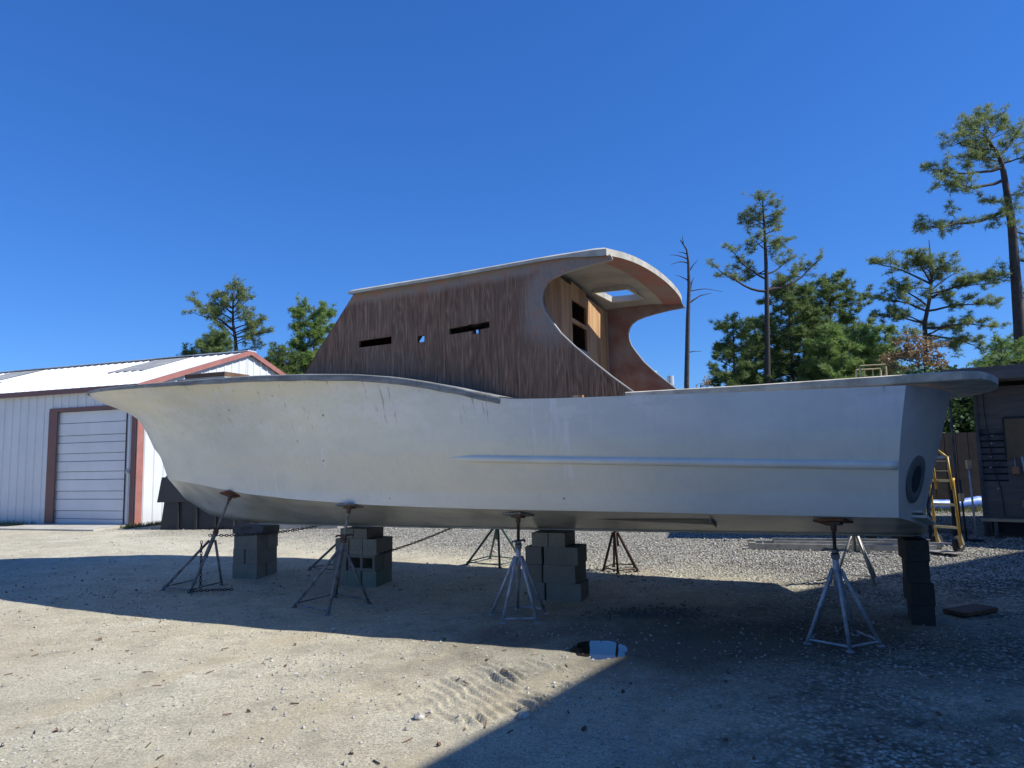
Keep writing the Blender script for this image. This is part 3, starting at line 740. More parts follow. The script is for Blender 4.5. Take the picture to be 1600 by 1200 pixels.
# bulkhead with door opening (panels around it)
mb = MB(); SB = 3.43
def pan(w0,w1,z0,z1,th_=.03): mb.box((SB,(w0+w1)/2,(z0+z1)/2),(th_,abs(w1-w0),z1-z0))
def bulk(polys):
    bm = bmesh.new()
HT = 3.50
pan(.33,1.25,1.45,3.50); pan(-1.26,-.27,1.45,3.50); pan(-.27,.33,3.36,3.545); pan(-.27,.33,3.10,3.14)
pan(-.27,.33,1.45,2.78)
bh = mb.build('bulkhead', M['fresh'], boat)
mb = MB(); mb.box((SB-.02,.02,2.80),(.05,.58,.03)); mb.build('sill', M['ceil'], bh)
mb = MB(); mb.beam((SB-.005,-1.262,1.5),(SB-.005,-1.262,3.5),.06,.05,(1,0,0)); mb.build('corner_fillet', M['ceil'], bh)
for o_ in [o for o in bpy.data.objects if o.type=='MESH' and (o.parent in (nw,fw_,roof) or o in (nw,fw_,roof) or o.name.startswith('cabin_front'))]:
    if not o_.data.get('sheared'):
        sh_(o_); o_.data['sheared'] = 1
# low wood upright at the aft end of the far cabin side
mb = MB(); mb.box((2.62,-.95,2.17),(.04,.03,.24)); mb.build('upright', M['padwood'], boat)
# brown hatch board on the foredeck
mb = MB(); mb.box((0,0,.045),(.62,.5,.05)); mb.box((0,0,.012),(.70,.58,.02))
P_ = BW(7.75,1.05,2.615); hb = thing('hatch_cover','dark brown plywood hatch cover lying on the foredeck near the bow','hatch cover',P_,math.atan2(uV.y,uV.x))
mb2 = MB(); mb2.box((0,0,.055),(.62,.42,.06)); mb2.build('board', M['brownwood'], hb, bevel=.006)
mb2 = MB(); mb2.box((.02,0,.012),(.74,.5,.022)); mb2.build('frame', M['ceil'], hb, bevel=.004)

# ------------------------------------------------------------ jack stands
def jack(label, base, top, padn, nlegs, rad_, collar, mat, a0, low=.0, rungs=True, padmat='padwood', fold=None):
    base = Vector(base); base.z = gz(base.x, base.y)
    top = Vector(top)
    t = thing('jack_stand', label, 'jack stand', base, 0, 'jack stands holding up the boat'); iv = inv(t)
    ax = (top-base).normalized(); ct = base + (top-base)*collar
    feet = []
    for k in range(nlegs):
        a = a0+2*math.pi*k/nlegs; q = base+Vector((math.cos(a),math.sin(a),0))*rad_; q.z = gz(q.x,q.y)+.012; feet.append(q)
    hub = base+(top-base)*(collar*.84)
    for q in feet:
        d = Vector((q.x-base.x,q.y-base.y,0)).normalized()
        MB().tube([hub+d*.035, q], .0165, 8).build('leg', mat, t, True, inv=iv)
        MB().box(q+Vector((0,0,-.006)),(.055,.04,.012)).build('foot', mat, t, inv=iv)
    mb = MB(); mb.tube([base+(top-base)*(collar*.55), ct], .025, 10); mb.build('centre_tube', mat, t, True, inv=iv)
    mb = MB(); mb.tube([ct-ax*.03, ct+ax*.012], .034, 10)
    mb.tube([ct+ax*.03, ct+ax*.05], .03, 10)
    for k in range(2):
        a = a0+.5+math.pi*k; d = Vector((math.cos(a),math.sin(a),.1)); mb.tube([ct+ax*.04, ct+ax*.04+d*.085, ct+ax*.02+d*.10], .011, 6)
    mb.build('handle', M['rust'] if mat != M['galv'] else M['rustygrey'], t, inv=iv)
    mb = MB(); mb.tube([ct-ax*.05, top-ax*.03], .0155, 8); mb.build('screw', M['rustygrey'] if mat != M['galv'] else M['blackrust'], t, inv=iv)
    pn = Vector(padn).normalized(); q = pn.to_track_quat('Z','Y').to_matrix() @ Matrix.Rotation(-.4,3,'Z')
    mb = MB(); mb.box(top-pn*.012, (.25,.2,.018), q); pd = mb.build('pad', M[padmat], t, inv=iv)
    mb = MB(); mb.box(top-pn*.032, (.13,.07,.02), q); mb.tube([top-pn*.03, top-ax*.09], .024, 8); mb.build('pad_bracket', M['rust'], pd, inv=iv)
    if rungs:
        for k in range(nlegs):
            if fold is not None and k == fold: continue
            a, b = feet[k]+Vector((0,0,.03)), feet[(k+1)%nlegs]+Vector((0,0,.03))
            MB().tube([a,b], .0095, 6).build('spreader', mat, t, inv=iv)
    return t, feet
dn = Vector((0,0,1))
def padnormal(w): 
    v = nV*(-.0)+Vector((0,0,1)); sl = .19; v = Vector((0,0,1)) + nV*(sl if w>0 else -sl)*1; return -(-v)
def pad_at(s,w):
    t = s/9.65; c = wch(t); q = min(1,abs(w)/c); zk = interp(s,KEEL); fwd = sstep(t,.6,1)
    return BW(s,w, zk+(interp(t,ZC)-zk)*q**(1-.25*fwd)-.006)
jack('dark grey jack stand nearest the bow, leaning under the chine with a rusty orange pad', (-4.06,9.12,0), pad_at(7.78,.74), -nV*.4+dn, 4, .34, .60, M['rustygrey'], .35, fold=0)
jack('rusty grey jack stand leaning in front of the block pile second from the bow', (-2.02,7.98,0), pad_at(5.72,1.2), -nV*.25+dn, 4, .40, .66, M['rustygrey'], .15, fold=3, padmat='rustygrey')
jack('bluish grey jack stand in front of the middle block pile', (0.02,7.38,0), pad_at(3.76,1.22), -nV*.2+dn, 5, .29, .70, M['galv'], .35, fold=2, padmat='rustygrey')
jack('largest bluish galvanised jack stand under the stern chine', (2.74,6.22,0), pad_at(.95,1.28), -nV*.2+dn, 5, .30, .72, M['galv'], 2.0, fold=4)
jack('blackened jack stand with five splayed legs standing in sunlight behind the hull', (1.40,9.62,0), pad_at(3.5,-1.42), nV*.2+dn, 5, .24, .60, M['blackrust'], .6, padmat='rustygrey')
jack('thin green jack stand in sunlight behind the hull between two block piles', (-.30,10.35,0), pad_at(5.0,-1.3), nV*.2+dn, 4, .40, .66, M['greensteel'], .2, padmat='rustygrey')
jack('dark jack stand half hidden behind the leaning stand and pile second from the bow', (-2.52,10.1,0), pad_at(6.8,-1.0), nV*.3+dn, 3, .36, .62, M['rustygrey'], 1.0, padmat='rustygrey')
jack('pale jack stand behind, between the big galvanised stand and the dark column', (4.02,8.62,0), pad_at(.62,-1.35), nV*.2+dn, 4, .31, .70, M['alu'], .3, padmat='rustygrey')
# chains
def chain(name, a, b, sag, label, link=.045, group='chains tying the jack stands'):
    a, b = Vector(a), Vector(b); L = (b-a).length; n = max(3,int(L/(link*.72)))
    mb = MB()
    def P(t): p = a.lerp(b,t); p.z -= sag*4*t*(1-t); return p
    for i in range(n):
        p = P((i+.5)/n); d = (P(min(1,(i+1)/n))-P(i/n)).normalized()
        up = Vector((0,0,1)) if abs(d.z) < .9 else Vector((1,0,0)); x = d.cross(up).normalized(); y = x.cross(d)
        o = x if i%2 else y
        pts = [p+d*link*.5*math.cos(t)+o*link*.3*math.sin(t) for t in [2*math.pi*k/7 for k in range(8)]]
        mb.tube(pts, .0055, 4, False)
    o = mb.build(name, M['chain']); return tag(o, label, 'chain', group)
chain('chain', (-3.86,9.1,.72), (-2.5,10.05,.78), .06, 'dark chain running from the stand nearest the bow to the dark stand behind')
chain('chain', (-1.62,8.65,.5), (-.42,10.3,.86), .04, 'dark chain stretched from the second block pile to the green stand')
chain('chain', (-3.90,8.98,.66), (-3.90,8.98,.10), .0, 'rusty chain hanging straight down from the stand nearest the bow')
c4 = chain('chain', (-3.93,8.7,.105), (-3.45,8.85,.09), .0, 'loose end of chain lying on the ground by the stand nearest the bow')

# ------------------------------------------------------------ concrete block piles
def block_mesh():
    mb = MB(); L,Wd,H = .392,.192,.192; t_ = .032
    for sy in (-1,1): mb.box((0,sy*(Wd/2-t_/2),0),(L,t_,H))
    for sx in (-1,0,1): mb.box((sx*(L/2-t_/2),0,0),(t_,Wd-2*t_,H))
    me_o = mb.build('concrete_block', M['block']); me = me_o.data; bpy.data.objects.remove(me_o); return me
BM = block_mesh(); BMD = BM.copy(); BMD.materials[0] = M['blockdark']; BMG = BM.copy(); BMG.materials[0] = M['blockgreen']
Rb = random.Random(5)
ANG = math.atan2(uV.y,uV.x)
def put_block(me, p, rz, roll, label, grp):
    o = bpy.data.objects.new('concrete_block', me); COL.objects.link(o); o.location = p
    o.rotation_euler = (Matrix.Rotation(rz,3,'Z') @ Matrix.Rotation(roll,3,'X')).to_euler()
    tag(o, label, 'concrete block', grp); return o
ordn = ['bottom','second','third','top','fifth']
def pile(s0, w0, pname, zb=None, green=None, dark=False, flip=0, n=4):
    base = BW(s0,w0,0); z0 = gz(base.x,base.y) - .015; H = interp(s0,KEEL)-.02-z0; hc = .194
    for c in range(n):
        z = z0 + hc*(c+.5)
        if z+hc/2 > z0+H+.01: break
        jx = Rb.uniform(-.02,.02)
        if 'nearest' in pname: lay = [(-.1,0,90),(.1,0,90)] if (c+flip)%2 == 0 else [(0,.1,0),(0,-.1,0)]
        elif (c+flip)%2 == 0: lay = [(-.2,0,90),(0,0,90),(.2,0,90)]
        else: lay = [(-.1,.1,0),(-.1,-.1,0),(.21,0,90)]
        for k,(ds,dw,r) in enumerate(lay):
            p = BW(s0+ds+jx+Rb.uniform(-.008,.008), w0+dw+Rb.uniform(-.012,.012), z)
            if len(lay) == 2: pos = [['at stern end','at bow end'],['on near side','on far side']][r==0][k]
            elif r == 90: pos = ['nearest the stern','in the middle','nearest the bow'][k]
            else: pos = ['lengthwise on near side','lengthwise on far side','crosswise at bow end'][k]
            me = BMG if (green is not None and (c,k) in green) else BM
            put_block(me, p, ANG+rad(r)+Rb.uniform(-.04,.04), rad(90) if Rb.random()<.45 and r==0 and 'second' in pname else 0,
              f'concrete block {pos} in {ordn[c]} course of {pname}', 'concrete blocks under the keel')
    ztop = z0+hc*n; gap = interp(s0,KEEL)-ztop
    return ztop
def shim(s0,w0,z0,z1,label,sz=(.5,.34)):
    if z1-z0 < .008: return
    mb = MB(); mb.box((0,0,(z1-z0)/2),(sz[0],sz[1],z1-z0)); o = mb.build('timber_shim', M['greywood'], bevel=.004)
    o.location = BW(s0,w0,z0); o.rotation_euler = (0,0,ANG+.05); tag(o,label,'timber','timber shims between the piles and the keel')
for s0,w0,nm,gr,fl,n in ((8.08,-.05,'pile nearest the bow',None,1,3),(6.36,-.05,'second pile from the bow',{(0,0),(0,1)},0,3),(3.78,.0,'middle pile',None,1,3)):
    zt = pile(s0,w0,nm,green=gr,flip=fl,n=n)
    base = BW(s0,w0,0); z0 = gz(base.x,base.y)-.015+.194*n
    kz = min(interp(s0-.25,KEEL), interp(s0,KEEL))-.024
    if kz-z0 > .12: # a fourth, solid cap course
        for q in (-1,1):
            mb = MB(); mb.box((0,0,(kz-z0)/2),(.192,.392,kz-z0)); o = mb.build('solid_block', M['block'], bevel=.006)
            o.location = BW(s0+q*.1+.03,w0,z0); o.rotation_euler = (0,0,ANG); tag(o, f'solid cap block on the {nm}, {"bow" if q>0 else "stern"} half', 'concrete block', 'concrete blocks under the keel')
    else: shim(s0,w0,z0,kz,f'flat timber shim on top of the {nm}')
# dark single column under the stern
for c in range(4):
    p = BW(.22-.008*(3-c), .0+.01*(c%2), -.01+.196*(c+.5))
    put_block(BMD, p, ANG+rad(90)+(.05 if c%2 else -.04), 0, f'dark concrete block, {ordn[c]} in the column under the stern', 'concrete blocks under the keel')

# plank on the ground, right
pl = thing('plank','short brown plank lying flat on the shaded gravel right of the stern column','plank',(4.42,7.12,gz(4.42,7.12)+.01),rad(24))
MB().box((0,0,.022),(.50,.22,.04)).build('board', M['brownwood'], pl, bevel=.004); MB().box((0,0,-.006),(.44,.03,.016)).build('batten', M['blackpaint'], pl)

# ------------------------------------------------------------ left metal building
dl = Vector((-.9405,.3398,0)).normalized(); dg = Vector((.3398,.9405,0)).normalized()
A0 = Vector((-9.3,17.6,0)); GZ = .15
bld = thing('metal_building','white metal workshop with shallow gabled roof, red trim and a roll-up door','building',(A0.x,A0.y,GZ),math.atan2(dl.y,dl.x)) 
# local frame: x along the long wall (away left), y = toward... 
# rotation maps local x -> dl; local y -> perpendicular (rot +90): (-dl.y, dl.x)= (-.34,-.94) = -dg
LB = 24.; HB = 3.93; EZ_ = 3.42; RZ = 4.76
def L3(a, g, z): return Vector((a, -g, z))   # a along dl, g along dg (into the building), z above its floor
def wall_rib(rows_fn, a0, a1, step=.23, depth=.02):
    pass
mb = MB()
# ribbed long wall (vertical ribs) with door hole between a=.34..2.71 up to 2.9
def ribbed(mb, P, n0, n1, z0, zt, out, step=.30, rib=.045, d=.022):
    # P(x,z,off) -> point; builds vertical ribbed sheet from n0 to n1
    x = n0; xs_ = [n0]
    prof = []
    while x < n1-1e-6:
        x2 = min(n1, x+step)
        prof += [(x,0),(max(x,x2-rib*2),0),(max(x,x2-rib*1.6),d),(max(x,x2-rib*.6),d),(x2,0)]
        x = x2
    cl = []; 
    for p in prof:
        if not cl or p[0]-cl[-1][0] > 1e-4: cl.append(p)
    rows = [[P(x,z0(x) if callable(z0) else z0,off) for x,off in cl],[P(x,zt(x) if callable(zt) else zt,off) for x,off in cl]]
    mb.grid(rows)
Pw = lambda x,z,off: L3(x,-off,z)
ribbed(mb, Pw, 0, .34, 0, EZ_, 0); ribbed(mb, Pw, .34, 2.71, 2.9, EZ_, 0); ribbed(mb, Pw, 2.71, LB, 0, EZ_, 0)
w1 = mb.build('wall', M['metalwhite'], bld)
mb = MB(); Pg = lambda g,z,off: L3(-off, g, z)
zt = lambda g: EZ_+(RZ-EZ_)*(1-abs(g-HB)/HB)
ribbed(mb, Pg, 0, HB, 0, zt, 0); ribbed(mb, Pg, HB, 2*HB, 0, zt, 0)
mb.build('wall', M['metalwhite'], bld)
mb = MB(); mb.grid([[L3(0,2*HB,0),L3(LB,2*HB,0)],[L3(0,2*HB,EZ_),L3(LB,2*HB,EZ_)]]); mb.grid([[L3(LB,0,0),L3(LB,HB,0),L3(LB,2*HB,0)],[L3(LB,0,EZ_),L3(LB,HB,RZ),L3(LB,2*HB,EZ_)]])
mb.build('wall', M['metalwhite'], bld)
# roof, ribbed down the slope
OV = .10
def roofP(side):
    def P(a, r, off):   # r 0 eave..1 ridge
        g = -OV+(HB+OV)*r; 
        if side: g = 2*HB-g
        z = EZ_+.07-(RZ-EZ_)*OV/HB+(RZ-EZ_+(RZ-EZ_)*OV/HB)*r
        return L3(a, g, z+off)
    return P
mb = MB()
for side in (0,1):
    P = roofP(side); a = -.12; prof = []
    while a < LB+.1:
        prof += [(a,0),(a+.22,0),(a+.24,.022),(a+.28,.022),(a+.30,0)]; a += .3001
    cl = []
    for p in prof:
        if not cl or p[0]-cl[-1][0] > 1e-3: cl.append(p)
    mb.grid([[P(x,0,o) for x,o in cl],[P(x,1,o) for x,o in cl]])
rf = mb.build('roof', M['roofmetal'], bld)
mb = MB(); mb.beam(L3(-.13,HB-.09,RZ+.085), L3(LB+.1,HB-.09,RZ+.085), .2,.02); mb.beam(L3(-.13,HB+.11,RZ+.085), L3(LB+.1,HB+.11,RZ+.085), .2,.02); mb.build('ridge_cap', M['roofmetal'], rf)
P = roofP(0)
for a0_,a1_,r0,r1 in ((2.0,3.5,.52,1.0),(8.4,9.9,.55,.95),(7.6,9.1,.2,.5),(14,15.5,.5,.95)):
    mb = MB(); mb.grid([[P(a0_,r0,.026),P(a1_,r0,.026)],[P(a0_,r1,.026),P(a1_,r1,.026)]]); mb.build('skylight_panel', M['skylight'], rf)
# trims
mb = MB(); mb.beam(L3(-.12,-.13,EZ_-.0), L3(LB,-.13,EZ_-.0), .05,.13); mb.build('eave_trim', M['trimdark'], bld)
for side in (0,1):
    g0 = -.12 if side==0 else 2*HB+.12
    mb = MB(); mb.beam(L3(-.10,g0,EZ_+.0), L3(-.10,HB,RZ+.045), .05,.135); mb.build('rake_trim', M['trimred'], bld)
mb = MB(); mb.box(L3(.07,-.045,(EZ_-.06)/2),(.14,.012,EZ_-.08)); mb.build('corner_trim', M['trimdark'], bld)
mb = MB(); mb.box(L3(-.045,.06,(EZ_-.06)/2),(.012,.20,EZ_-.08)); mb.build('corner_trim', M['trimred'], bld)
mb = MB(); mb.box(L3(2.86,-.035,1.45),(.30,.03,2.9)); mb.box(L3(1.52,-.032,2.95),(2.98,.025,.10)); mb.build('door_jamb', M['trimdark'], bld)
door = MB(); fr_ = [0,.105,.215,.28,.375,.445,.535,.605,.705,.775,.875,.945,1.0]
HD = 2.9
mbg = MB()
for i in range(len(fr_)-1):
    z1 = HD*(1-fr_[i]); z0 = HD*(1-fr_[i+1]); 
    off = .012 if i%2 else 0
    door.box(L3(1.525,.055-off*.5,(z0+z1)/2),(2.50,.03+off,z1-z0-.013))
dr = door.build('roll_up_door', M['doorwhite'], bld, bevel=.004)
mbg.box(L3(1.525,.085,HD/2),(2.6,.01,HD)); mbg.build('joint_backing', M['doorgap'], dr)
mb = MB(); mb.box(L3(.325,-.025,1.46),(.03,.02,2.9)); mb.build('door_seal', M['blackpaint'], dr)
mb = MB(); mb.box(L3(.235,-.04,1.33),(.11,.02,.10)); mb.box(L3(.25,-.05,1.34),(.03,.03,.05)); mb.build('latch', M['galv'], dr)
# concrete apron
ap = MB(); q = [A0+dl*.2-dg*.03, A0+dl*3.1-dg*.03, A0+dl*3.3-dg*1.3, A0-dl*.1-dg*1.2]
ap.add([Vector((p.x,p.y,.185)) for p in q]+[Vector((p.x,p.y,.1)) for p in q],[(0,1,2,3),(0,1,5,4),(1,2,6,5),(2,3,7,6),(3,0,4,7)]); tag(ap.build('apron', M['concrete']), kind='structure')

# skip / dark dumpster
dp = thing('dumpster','dark steel dumpster with flared sides beside the gable wall','dumpster',(-8.12,16.5,.15),rad(-8))
mb = MB(); 
def slab(x0,x1,y0,y1,z0,z1,fl): 
    mb.add([(x0-0,y0,z0),(x1,y0,z0),(x1,y1,z0),(x0,y1,z0),(x0+fl,y0,z1),(x1-fl,y0,z1),(x1-fl,y1,z1),(x0+fl,y1,z1)],[(0,1,2,3),(4,5,6,7),(0,1,5,4),(1,2,6,5),(2,3,7,6),(3,0,4,7)])
slab(.0,2.2,0,1.5,0,.62,.08); mb.build('lower_bin', M['dumpster'], dp)
mb = MB(); slab(-.06,2.26,-.06,1.56,.62,1.19,.10); mb.build('upper_bin', M['dumpster'], dp)
mb = MB(); mb.box((1.1,.75,1.205),(2.0,1.5,.03)); mb.build('lid', M['blackpaint'], dp)
for x in (.45,.9,1.35,1.8):
    mb = MB(); mb.box((x,-.03,.31),(.05,.06,.6)); mb.build('rib', M['blackpaint'], dp)

# ------------------------------------------------------------ things behind the hull
# yellow rolling scaffold, mostly hidden by the hull
sc = thing('rolling_scaffold','yellow rolling scaffold tower standing behind the boat near the stern','scaffold',(6.05,11.9,.15),rad(-20))
mb = MB()
for x in (-.19,.19):
    for y in (-.3,.3): mb.tube([(x,y,.14),(x,y,2.83)],.017,6)
fr1 = mb.build('upright_frame', M['yellowlight'], sc)
mb = MB()
for z in (.3,1.1,1.9,2.5):
    for y in (-.3,.3): mb.tube([(-.19,y,z),(.19,y,z)],.013,6)
for x in (-.19,-.06,.07,.19): mb.tube([(x,.3,2.5),(x,.3,2.86)],.009,6)
mb.tube([(-.19,.3,2.86),(.19,.3,2.86)],.013,6); mb.tube([(-.19,-.3,2.86),(.19,-.3,2.86)],.013,6)
mb.build('guard_rail', M['yellowlight'], sc)
for x in (-.19,.19):
    for y in (-.3,.3):
        mb = MB(); mb.tube([(x,y-.02,.06),(x,y+.02,.06)],.06,12); mb.build('caster', M['rubber'], sc)
# second caster post seen left
# low building with roof vents behind the boat
lb = thing('low_building','low grey roofed building with metal roof vents, mostly hidden behind the boat','building',(6.35,30,.15),rad(-10))
mb = MB(); mb.box((0,3,1.8),(13,7,3.6)); mb.build('wall', M['greywood'], lb)
mb = MB(); mb.add([(-6.8,-.8,3.6),(6.8,-.8,3.6),(6.8,3,4.25),(-6.8,3,4.25),(6.8,6.8,3.6),(-6.8,6.8,3.6),(-6.8,-.8,3.72),(6.8,-.8,3.72),(6.8,3,4.38),(-6.8,3,4.38),(6.8,6.8,3.72),(-6.8,6.8,3.72)],[(0,1,2,3),(3,2,4,5),(6,7,8,9),(9,8,10,11),(0,1,7,6),(5,4,10,11),(0,3,9,6),(3,5,11,9),(1,2,8,7),(2,4,10,8)]); lr = mb.build('roof', M['deckcap'], lb)
for x,h,r in ((.45,.85,.15),(-.35,1.1,.22)):
    mb = MB(); mb.tube([(x,1.6,3.9),(x,1.6,4.05+h)],r*.7,12); mb.tube([(x,1.6,4.05+h*.6),(x,1.6,4.12+h)],r,12); mb.build('vent', M['ventmetal'], lr)
# flat trailer glimpsed under the hull
ft = thing('flatbed_trailer','long low dark flatbed trailer glimpsed under the hull behind the yard','trailer',(-1.4,17.3,.15),rad(-3))
MB().box((0,.8,.42),(4.2,1.8,.10)).build('deck', M['blackpaint'], ft); MB().box((0,.05,.30),(4.0,.08,.16)).build('chassis_rail', M['blackpaint'], ft)
for x in (-.9,.0):
    for y in (-.05,1.65):
        mb = MB(); mb.tube([(x,y-.09,.28),(x,y+.09,.28)],.28,16); mb.build('wheel', M['rubber'], ft)
# pale slab stack seen between bow pile and second pile
ps = thing('lumber_stack','low stack of pale grey boards on the gravel seen under the bow','lumber stack',(-5.0,16.0,.15),rad(-6))
for k in range(2): MB().box((.35,.4,.05+.11*k),(1.5-.1*k,.8,.09)).build('board', M['ceil'], ps, bevel=.006)
# aluminium extension ladder lying down
ld = thing('ladder','aluminium extension ladder lying flat on the gravel behind the stern','ladder',(3.66,11.12,gz(3.7,11.1)),math.atan2(-.62,2.2))
for y in (0,.42):
    MB().box((1.25,y,.05),(2.5,.03,.085)).build('rail', M['alu'], ld, bevel=.004)
    MB().box((1.45,y*.86+.03,.10),(2.3,.025,.07)).build('fly_rail', M['alu'], ld, bevel=.004)
for i in range(9): MB().tube([(.15+.28*i,.02,.055),(.15+.28*i,.40,.055)],.017,8).build('rung', M['alu'], ld, True)
for y in (0,.42): MB().box((-.02,y,.05),(.10,.06,.12)).build('foot', M['cream'], ld)
# hand truck
ht = thing('hand_truck','tall yellow tubular hand truck with black wheels standing behind the transom','hand truck',(6.20,10.35,.14),rad(-62))
tilt = -.07
def H3(x,z,y=0): return (x, y+z*tilt, z)
mb = MB()
for x in (-.17,.17): mb.tube([H3(x,.12),H3(x,1.02),H3(x*.97,1.05,.03)],.019,8)
mb.build('frame', M['yellow'], ht, True)
mb = MB()
for x in (-.06,.17): mb.tube([H3(x,.9,-.04),H3(x*.95,1.36,-.05)],.017,8)
mb.tube([H3(-.06,1.35,-.05),H3(.05,1.45,-.05),H3(.16,1.35,-.05)],.017,8); mb.build('handle_frame', M['yellow'], ht, True)
for z in (.36,.68,1.02):
    MB().beam(H3(-.17,z,-.012),H3(.17,z,-.012),.02,.035).build('crossbar', M['yellowlight'], ht)
for z in (1.16,1.30): MB().beam(H3(-.06,z,-.05),H3(.165,z,-.05),.012,.012).build('crossbar', M['yellowlight'], ht)
for x in (-.21,.10):
    mb = MB(); mb.tube([(x-.03,.05,.12),(x+.03,.05,.12)],.12,18)
    wh = mb.build('wheel', M['rubber'], ht, bevel=.015); MB().tube([(x-.035,.05,.12),(x+.035,.05,.12)],.05,12).build('hub', M['alu'], wh)
mb = MB(); mb.tube([(-.23,.05,.12),(.17,.05,.12)],.012,6); mb.beam(H3(-.17,.3),(-.17,.05,.12),.02,.03); mb.beam(H3(.17,.3),(.17,.05,.12),.02,.03); mb.build('axle', M['alu'], ht)
MB().box((0,-.12,.02),(.42,.24,.008)).build('toe_plate', M['alu'], ht)
# steel rack
rk = thing('steel_rack','dark steel post rack with a top crossbar and low rail behind the hand truck','rack',(6.75,11.75,.14),rad(-15))
for x in (0,.34):
    mb = MB(); mb.beam((x*1.05,0,0),(x,0,1.32),.045,.045,(0,1,0)); mb.build('post', M['blackpaint'], rk)
MB().beam((-.95,0,1.34),(.38,0,1.34),.035,.045).build('top_bar', M['galv'], rk)
MB().beam((-.2,0,.16),(.6,.02,.13),.04,.06).build('low_rail', M['greywood'], rk)
MB().box((-.45,.55,.72),(1.0,.03,.62)).build('back_board', M['brownwood'], rk)
MB().beam((-.65,.5,.0),(-.65,.5,1.3),.045,.045,(0,1,0)).build('post', M['blackpaint'], rk)
for (x,z1,zb,lab) in ((.42,1.28,1.22,'thin pipe post topped with a pale wood block in front of the shed'),(.26,.98,.70,'shorter pipe post carrying a pale wood block at mid height by the rack')):
    p = Vector((6.85+x,11.45,.14)); tt = thing('pipe_post',lab,'post',p,0,'pipe posts with wood blocks')
    MB().tube([(.03,0,0),(0,0,z1)],.016,8).build('pipe', M['galv'] if x>.3 else M['blackpaint'], tt, True); MB().box((-.01,-.02,zb),(.07,.05,.13)).build('wood_block', M['newwood'], tt, bevel=.004)
    MB().box((.03,0,.02),(.14,.12,.04)).build('foot', M['blackpaint'], tt)
# ------------------------------------------------------------ shed at right
sx, sy = 7.86, 12.1; SR = rad(-33)
sh = thing('shed','dark weathered plywood shed with slatted wall panel and projecting eave','shed',(sx,sy,.14),SR)
# local x along the facade to the right, y into the shed
def shp(mb,x0,x1,z0,z1,y=0,t_=.03): mb.box(((x0+x1)/2,y+t_/2,(z0+z1)/2),(x1-x0,t_,z1-z0)); return mb
lean = .0
mb = MB(); shp(mb,0,5,1.80,2.50); shp(mb,0,5,.0,.92); shp(mb,.40,5,.92,1.80); mb.build('wall', M['shedply'], sh)
sw = MB(); sw.grid([[(0,0,0),(0,4.2,0)],[(0,0,2.5),(0,4.2,2.5)]]); sw.grid([[(5,0,0),(5,4.2,0)],[(5,0,2.5),(5,4.2,2.5)]]); sw.grid([[(0,4.2,0),(5,4.2,0)],[(0,4.2,2.5),(5,4.2,2.5)]]); sw.build('wall', M['shedply'], sh)
for i in range(8):
    z = .945+i*.11; mb = MB(); mb.box((.20,.02+.004*(i%3),z+.04),(.40,.02,.085)); mb.build('slat', M['greywood'], sh)
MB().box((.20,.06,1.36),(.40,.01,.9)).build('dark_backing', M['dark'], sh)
mb = MB(); mb.box((2.4,1.9,2.74),(5.6,5.0,.10)); mb.box((2.4,-.615,2.68),(5.6,.03,.2)); mb.build('roof', M['shedply'], sh)
MB().box((2.4,-.3,2.585),(5.5,.6,.012)).build('soffit', M['deckcap'], sh)
mb = MB(); mb.box((.30,-.01,1.29),(.03,.02,2.5)); 
MB().box((.02,-.02,1.25),(.05,.035,2.5)).build('corner_post', M['greywood'], sh)
MB().box((.98,-.03,1.62),(1.16,.012,.66)).build('window_board', M['yelply'], sh)
mb = MB(); mb.beam((.4,-.035,1.97),(1.6,-.035,1.97),.02,.03); mb.beam((.39,-.035,1.3),(.39,-.035,1.96),.02,.03,(0,1,0)); mb.build('window_trim', M['blackpaint'], sh)
# rungs/tags on slats, hanging cable
mb = MB(); mb.tube([(.15,-.03,2.5),(.14,-.04,2.1),(.17,-.04,1.6),(.22,-.04,1.05),(.28,-.06,.8),(.30,-.05,.35)],.008,5); cb = mb.build('cable', M['blackpaint'], sh)
for i,z in enumerate((1.15,1.33,1.55,1.68,.8)):
    MB().box((.16+.02*i,-.03,z),(.03,.02,.018)).build('cable_clip', M['pvc'], sh)
bn = thing('bench','low bench with a pale fresh lumber top against the shed wall','bench',(sx+.16*math.cos(SR)-.25*.54,sy-.16*.54-.25*.84,.14),SR)
MB().box((.45,0,.30),(1.3,.26,.035)).build('top', M['newwood'], bn, bevel=.004)
for x in (.0,.95): MB().box((x,0,.14),(.05,.22,.28)).build('leg', M['greywood'], bn)
MB().box((.45,.10,.18),(1.0,.03,.2)).build('apron_board', M['blackpaint'], bn)
for i,(x,z0,z1,lab) in enumerate(((.68,.02,1.32,'long grey plastic pipe leaning on the shed front by the bench'),(.60,.55,1.32,'short grey plastic pipe hanging under the yellowed board'))):
    p = Vector((sx,sy,.14)) + Vector((math.cos(SR),math.sin(SR),0))*x + Vector((math.sin(SR),-math.cos(SR),0))*.16*(1+.3*i)
    tt = thing('plastic_pipe',lab,'pipe',p,SR,'plastic pipes at the shed'); MB().tube([(.08,0,z0),(0,.07,z1)],.021,10).build('pipe', M['pvc'], tt, True)
    MB().box((-.02,-.03,z1-.30 if i==0 else z0+.02),(.09,.05,.10)).build('wood_block', M['orangeblock'], tt)
tt = thing('hanging_block','small orange wood block hanging on a cord left of the pipes','wood block',Vector((sx,sy,.14))+Vector((math.cos(SR),math.sin(SR),0))*.50+Vector((math.sin(SR),-math.cos(SR),0))*.06,SR)
MB().box((0,0,1.10),(.10,.05,.12)).build('block', M['orangeblock'], tt); MB().tube([(0,0,1.16),(0,.02,1.30)],.006,5).build('cord', M['pvc'], tt)
